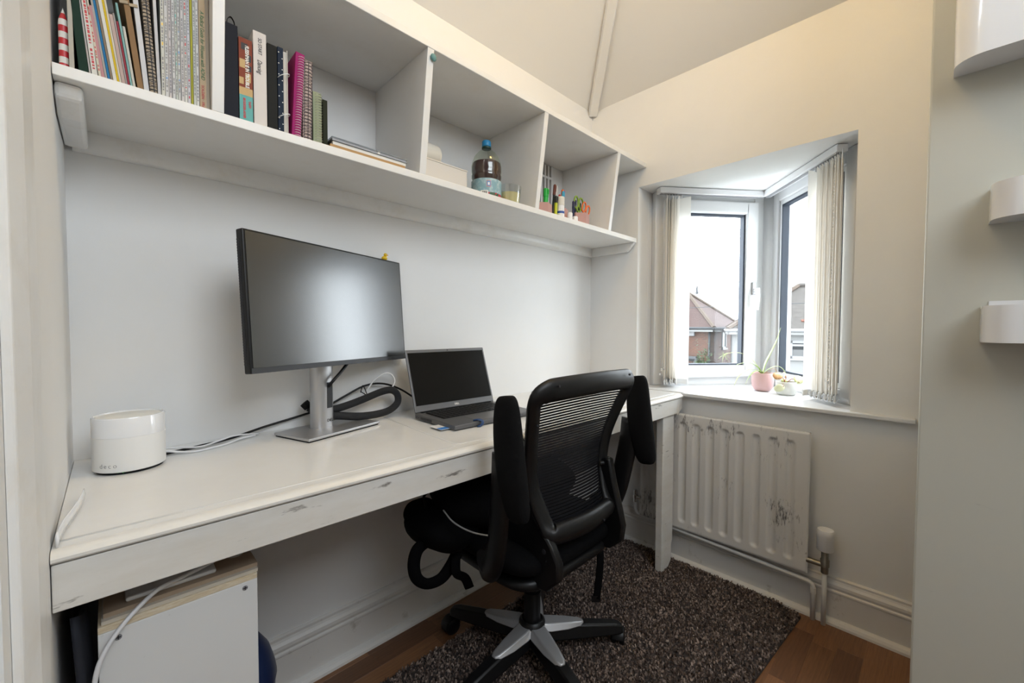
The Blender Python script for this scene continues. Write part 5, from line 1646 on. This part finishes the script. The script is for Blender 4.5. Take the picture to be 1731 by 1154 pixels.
def house_window(root, c, u, s0, s1, z0, z1, outn, fr=.09, mull=(), curtain=False):
    u, n_ = Vector(u).normalized(), Vector(outn).normalized()
    def bx(b, a, d, za, zb, e0, e1):
        b.obox(c + u * (a + d) / 2 + n_ * (e0 + e1) / 2 + Vector((0, 0, (za + zb) / 2)), u * (d - a) / 2, n_ * (e1 - e0) / 2, Vector((0, 0, (zb - za) / 2)))
    b = MB()
    bx(b, s0, s0 + fr, z0, z1, -.02, .05); bx(b, s1 - fr, s1, z0, z1, -.02, .05); bx(b, s0, s1, z0, z0 + fr, -.02, .05); bx(b, s0, s1, z1 - fr, z1, -.02, .05)
    for m_ in mull:
        bx(b, s0, s1, m_, m_ + fr * .8, -.02, .048)
    w_ = b.build('window', 'gutter_white', root)
    b = MB(); bx(b, s0 + fr, s1 - fr, z0 + fr, z1 - fr, -.01, .02)
    b.build('pane', 'house_window_dark', w_)
    if curtain:
        b = MB(); bx(b, s0 + fr, s0 + fr + (s1 - s0) * .28, z0 + fr, z1 - fr - .25, .021, .024)
        b.build('curtain', 'curtain_white', w_)
    b = MB(); bx(b, s0 - .06, s1 + .06, z0 - .07, z0, -.02, .10)
    b.build('window_ledge', 'gutter_white', w_)

hA, cA, a1, a2 = house('brick_house', 'red brick house with a hipped red tile roof seen through the left pane', (21.82, 8.08, 0), (0, 1, 0), (1, 0, 0), 9.0, 4.0, 1.10, 2.0, 2.2, 'house_brick', 'tile_red', 'lead_grey')
house_window(hA, cA, a1, 1.18, 2.3, -.02, 1.0, -a2)
house_window(hA, cA, a2, 1.75, 2.35, 0.0, .95, -a1)
MB().obox(cA + a1 * .86 - a2 * .06 + Vector((0, 0, .80)), a1 * .16, a2 * .06, Vector((0, 0, .13))).build('alarm_box', 'gutter_white', hA, bevel=.03)
MB().tube([cA - a1 * .04 - a2 * .09 + Vector((0, 0, GZ)), cA - a1 * .04 - a2 * .09 + Vector((0, 0, 1.0))], .055, 8).build('drainpipe', 'lead_grey', hA, smooth=True)
MB().tube([cA + a1 * 1.45 + a2 * 2.0 + Vector((0, 0, 3.0)), cA + a1 * 1.45 + a2 * 2.0 + Vector((0, 0, 3.45))], [.09, .04], 6).build('finial', 'lead_grey', hA)
# lower lean-to roof in front of it
b = MB()
q0 = cA - a2 * 1.9 + a1 * .25
b.add([q0 + Vector((0, 0, -1.9)), q0 + a1 * 5 + Vector((0, 0, -1.9)), cA - a2 * .1 + a1 * 5 + Vector((0, 0, -.55)), cA - a2 * .1 + a1 * .55 + Vector((0, 0, -.55)), cA - a2 * .1 + a1 * .25 + Vector((0, 0, -1.9)), cA - a2 * .1 + a1 * 5 + Vector((0, 0, -1.9))], [(0, 1, 2, 3), (0, 3, 4), (1, 5, 2), (0, 4, 5, 1), (3, 2, 5, 4)])
b.build('porch_roof', 'tile_red', hA)
MB().tube([cA - a2 * .14 + a1 * .55 + Vector((0, 0, -.50)), cA - a2 * .14 + a1 * 5 + Vector((0, 0, -.50))], .14, 6).build('lead_flashing', 'lead_grey', hA)
MB().tube([q0 + Vector((0, 0, -1.86)), cA - a2 * .14 + a1 * .55 + Vector((0, 0, -.50))], .10, 6).build('lead_flashing', 'lead_grey', hA)

hB, cB, b1, b2 = house('white_house', 'white rendered house with a brown hipped roof seen through the right pane', (18.45, 5.78, 0), (.342, -.94, 0), (.94, .342, 0), 8.5, 5.0, 1.02, 1.9, 2.4, 'render_white', 'tile_brown', 'gutter_white', .30)
house_window(hB, cB, b1, 1.85, 3.6, -.10, .60, -b2, .10, (.38,), True)
MB().obox(cB + b1 * 2.0 + b2 * -.02 + Vector((0, 0, -1.10)), b1 * 1.9, b2 * .05, Vector((0, 0, .06))).build('string_course', 'gutter_white', hB)
house_window(hB, cB, b1, 1.85, 3.6, -2.6, -1.35, -b2, .10, (), False)
nr = (Vector((0, 0, 1)) * 2.8 - b2 * 1.85).normalized()
for k, (s_, t_) in enumerate(((2.36, .50), (2.50, .64))):
    MB().obox(cB + b1 * s_ + b2 * (t_ - .3) + Vector((0, 0, 1.02 + t_ * 1.85 / 2.8 + .02)), b1 * .11, (b2 * 2.8 + Vector((0, 0, 1.85))).normalized() * .06, nr * .03).build('odd_tile', 'tile_orange', hB)
# overhead wires
for i, (z0, z1) in enumerate(((1.86, 1.78), (2.9, 2.55))):
    o = MB().tube([(14, 13, z0 + .1), (14.6, 6, z1), (15.0, -4, z1 + .1)], .010, 5).build('overhead_wire', 'lead_grey')
    tag(o, ['lower', 'upper'][i] + ' thin overhead wire crossing the sky outside', 'wire')
# shrub at the corner of the brick house
sh = thing('shrub', 'loose green and rust-coloured shrub against the brick house', 'shrub', (20.6, 7.2, GZ))
rng = random.Random(11)
for nm, c_, cnt, cen, rad_ in (('foliage', 'bush_green', 500, Vector((20.9, 8.0, -1.0)), (.35, .35, 1.1)), ('foliage', 'bush_red', 700, Vector((21.2, 7.1, -1.4)), (.5, .8, .7))):
    b = MB()
    for k in range(cnt):
        d = Vector((rng.gauss(0, .5), rng.gauss(0, .5), rng.gauss(0, .5)))
        p = cen + Vector((d.x * rad_[0], d.y * rad_[1], d.z * rad_[2]))
        a = Vector((rng.uniform(-1, 1), rng.uniform(-1, 1), rng.uniform(-1, 1))).normalized() * .07
        c2 = a.orthogonal().normalized() * .035
        b.add([p - a, p + c2, p + a, p - c2], [(0, 1, 2, 3)])
    tag(b.build(nm, c_, sh), kind='stuff')
for k in range(6):
    MB().tube([(21.0, 7.3 + .05 * k, GZ), (20.9 + .1 * (k % 3), 6.8 + .25 * k, -1.2)], [.03, .012], 5).build('branch', 'soil', sh)
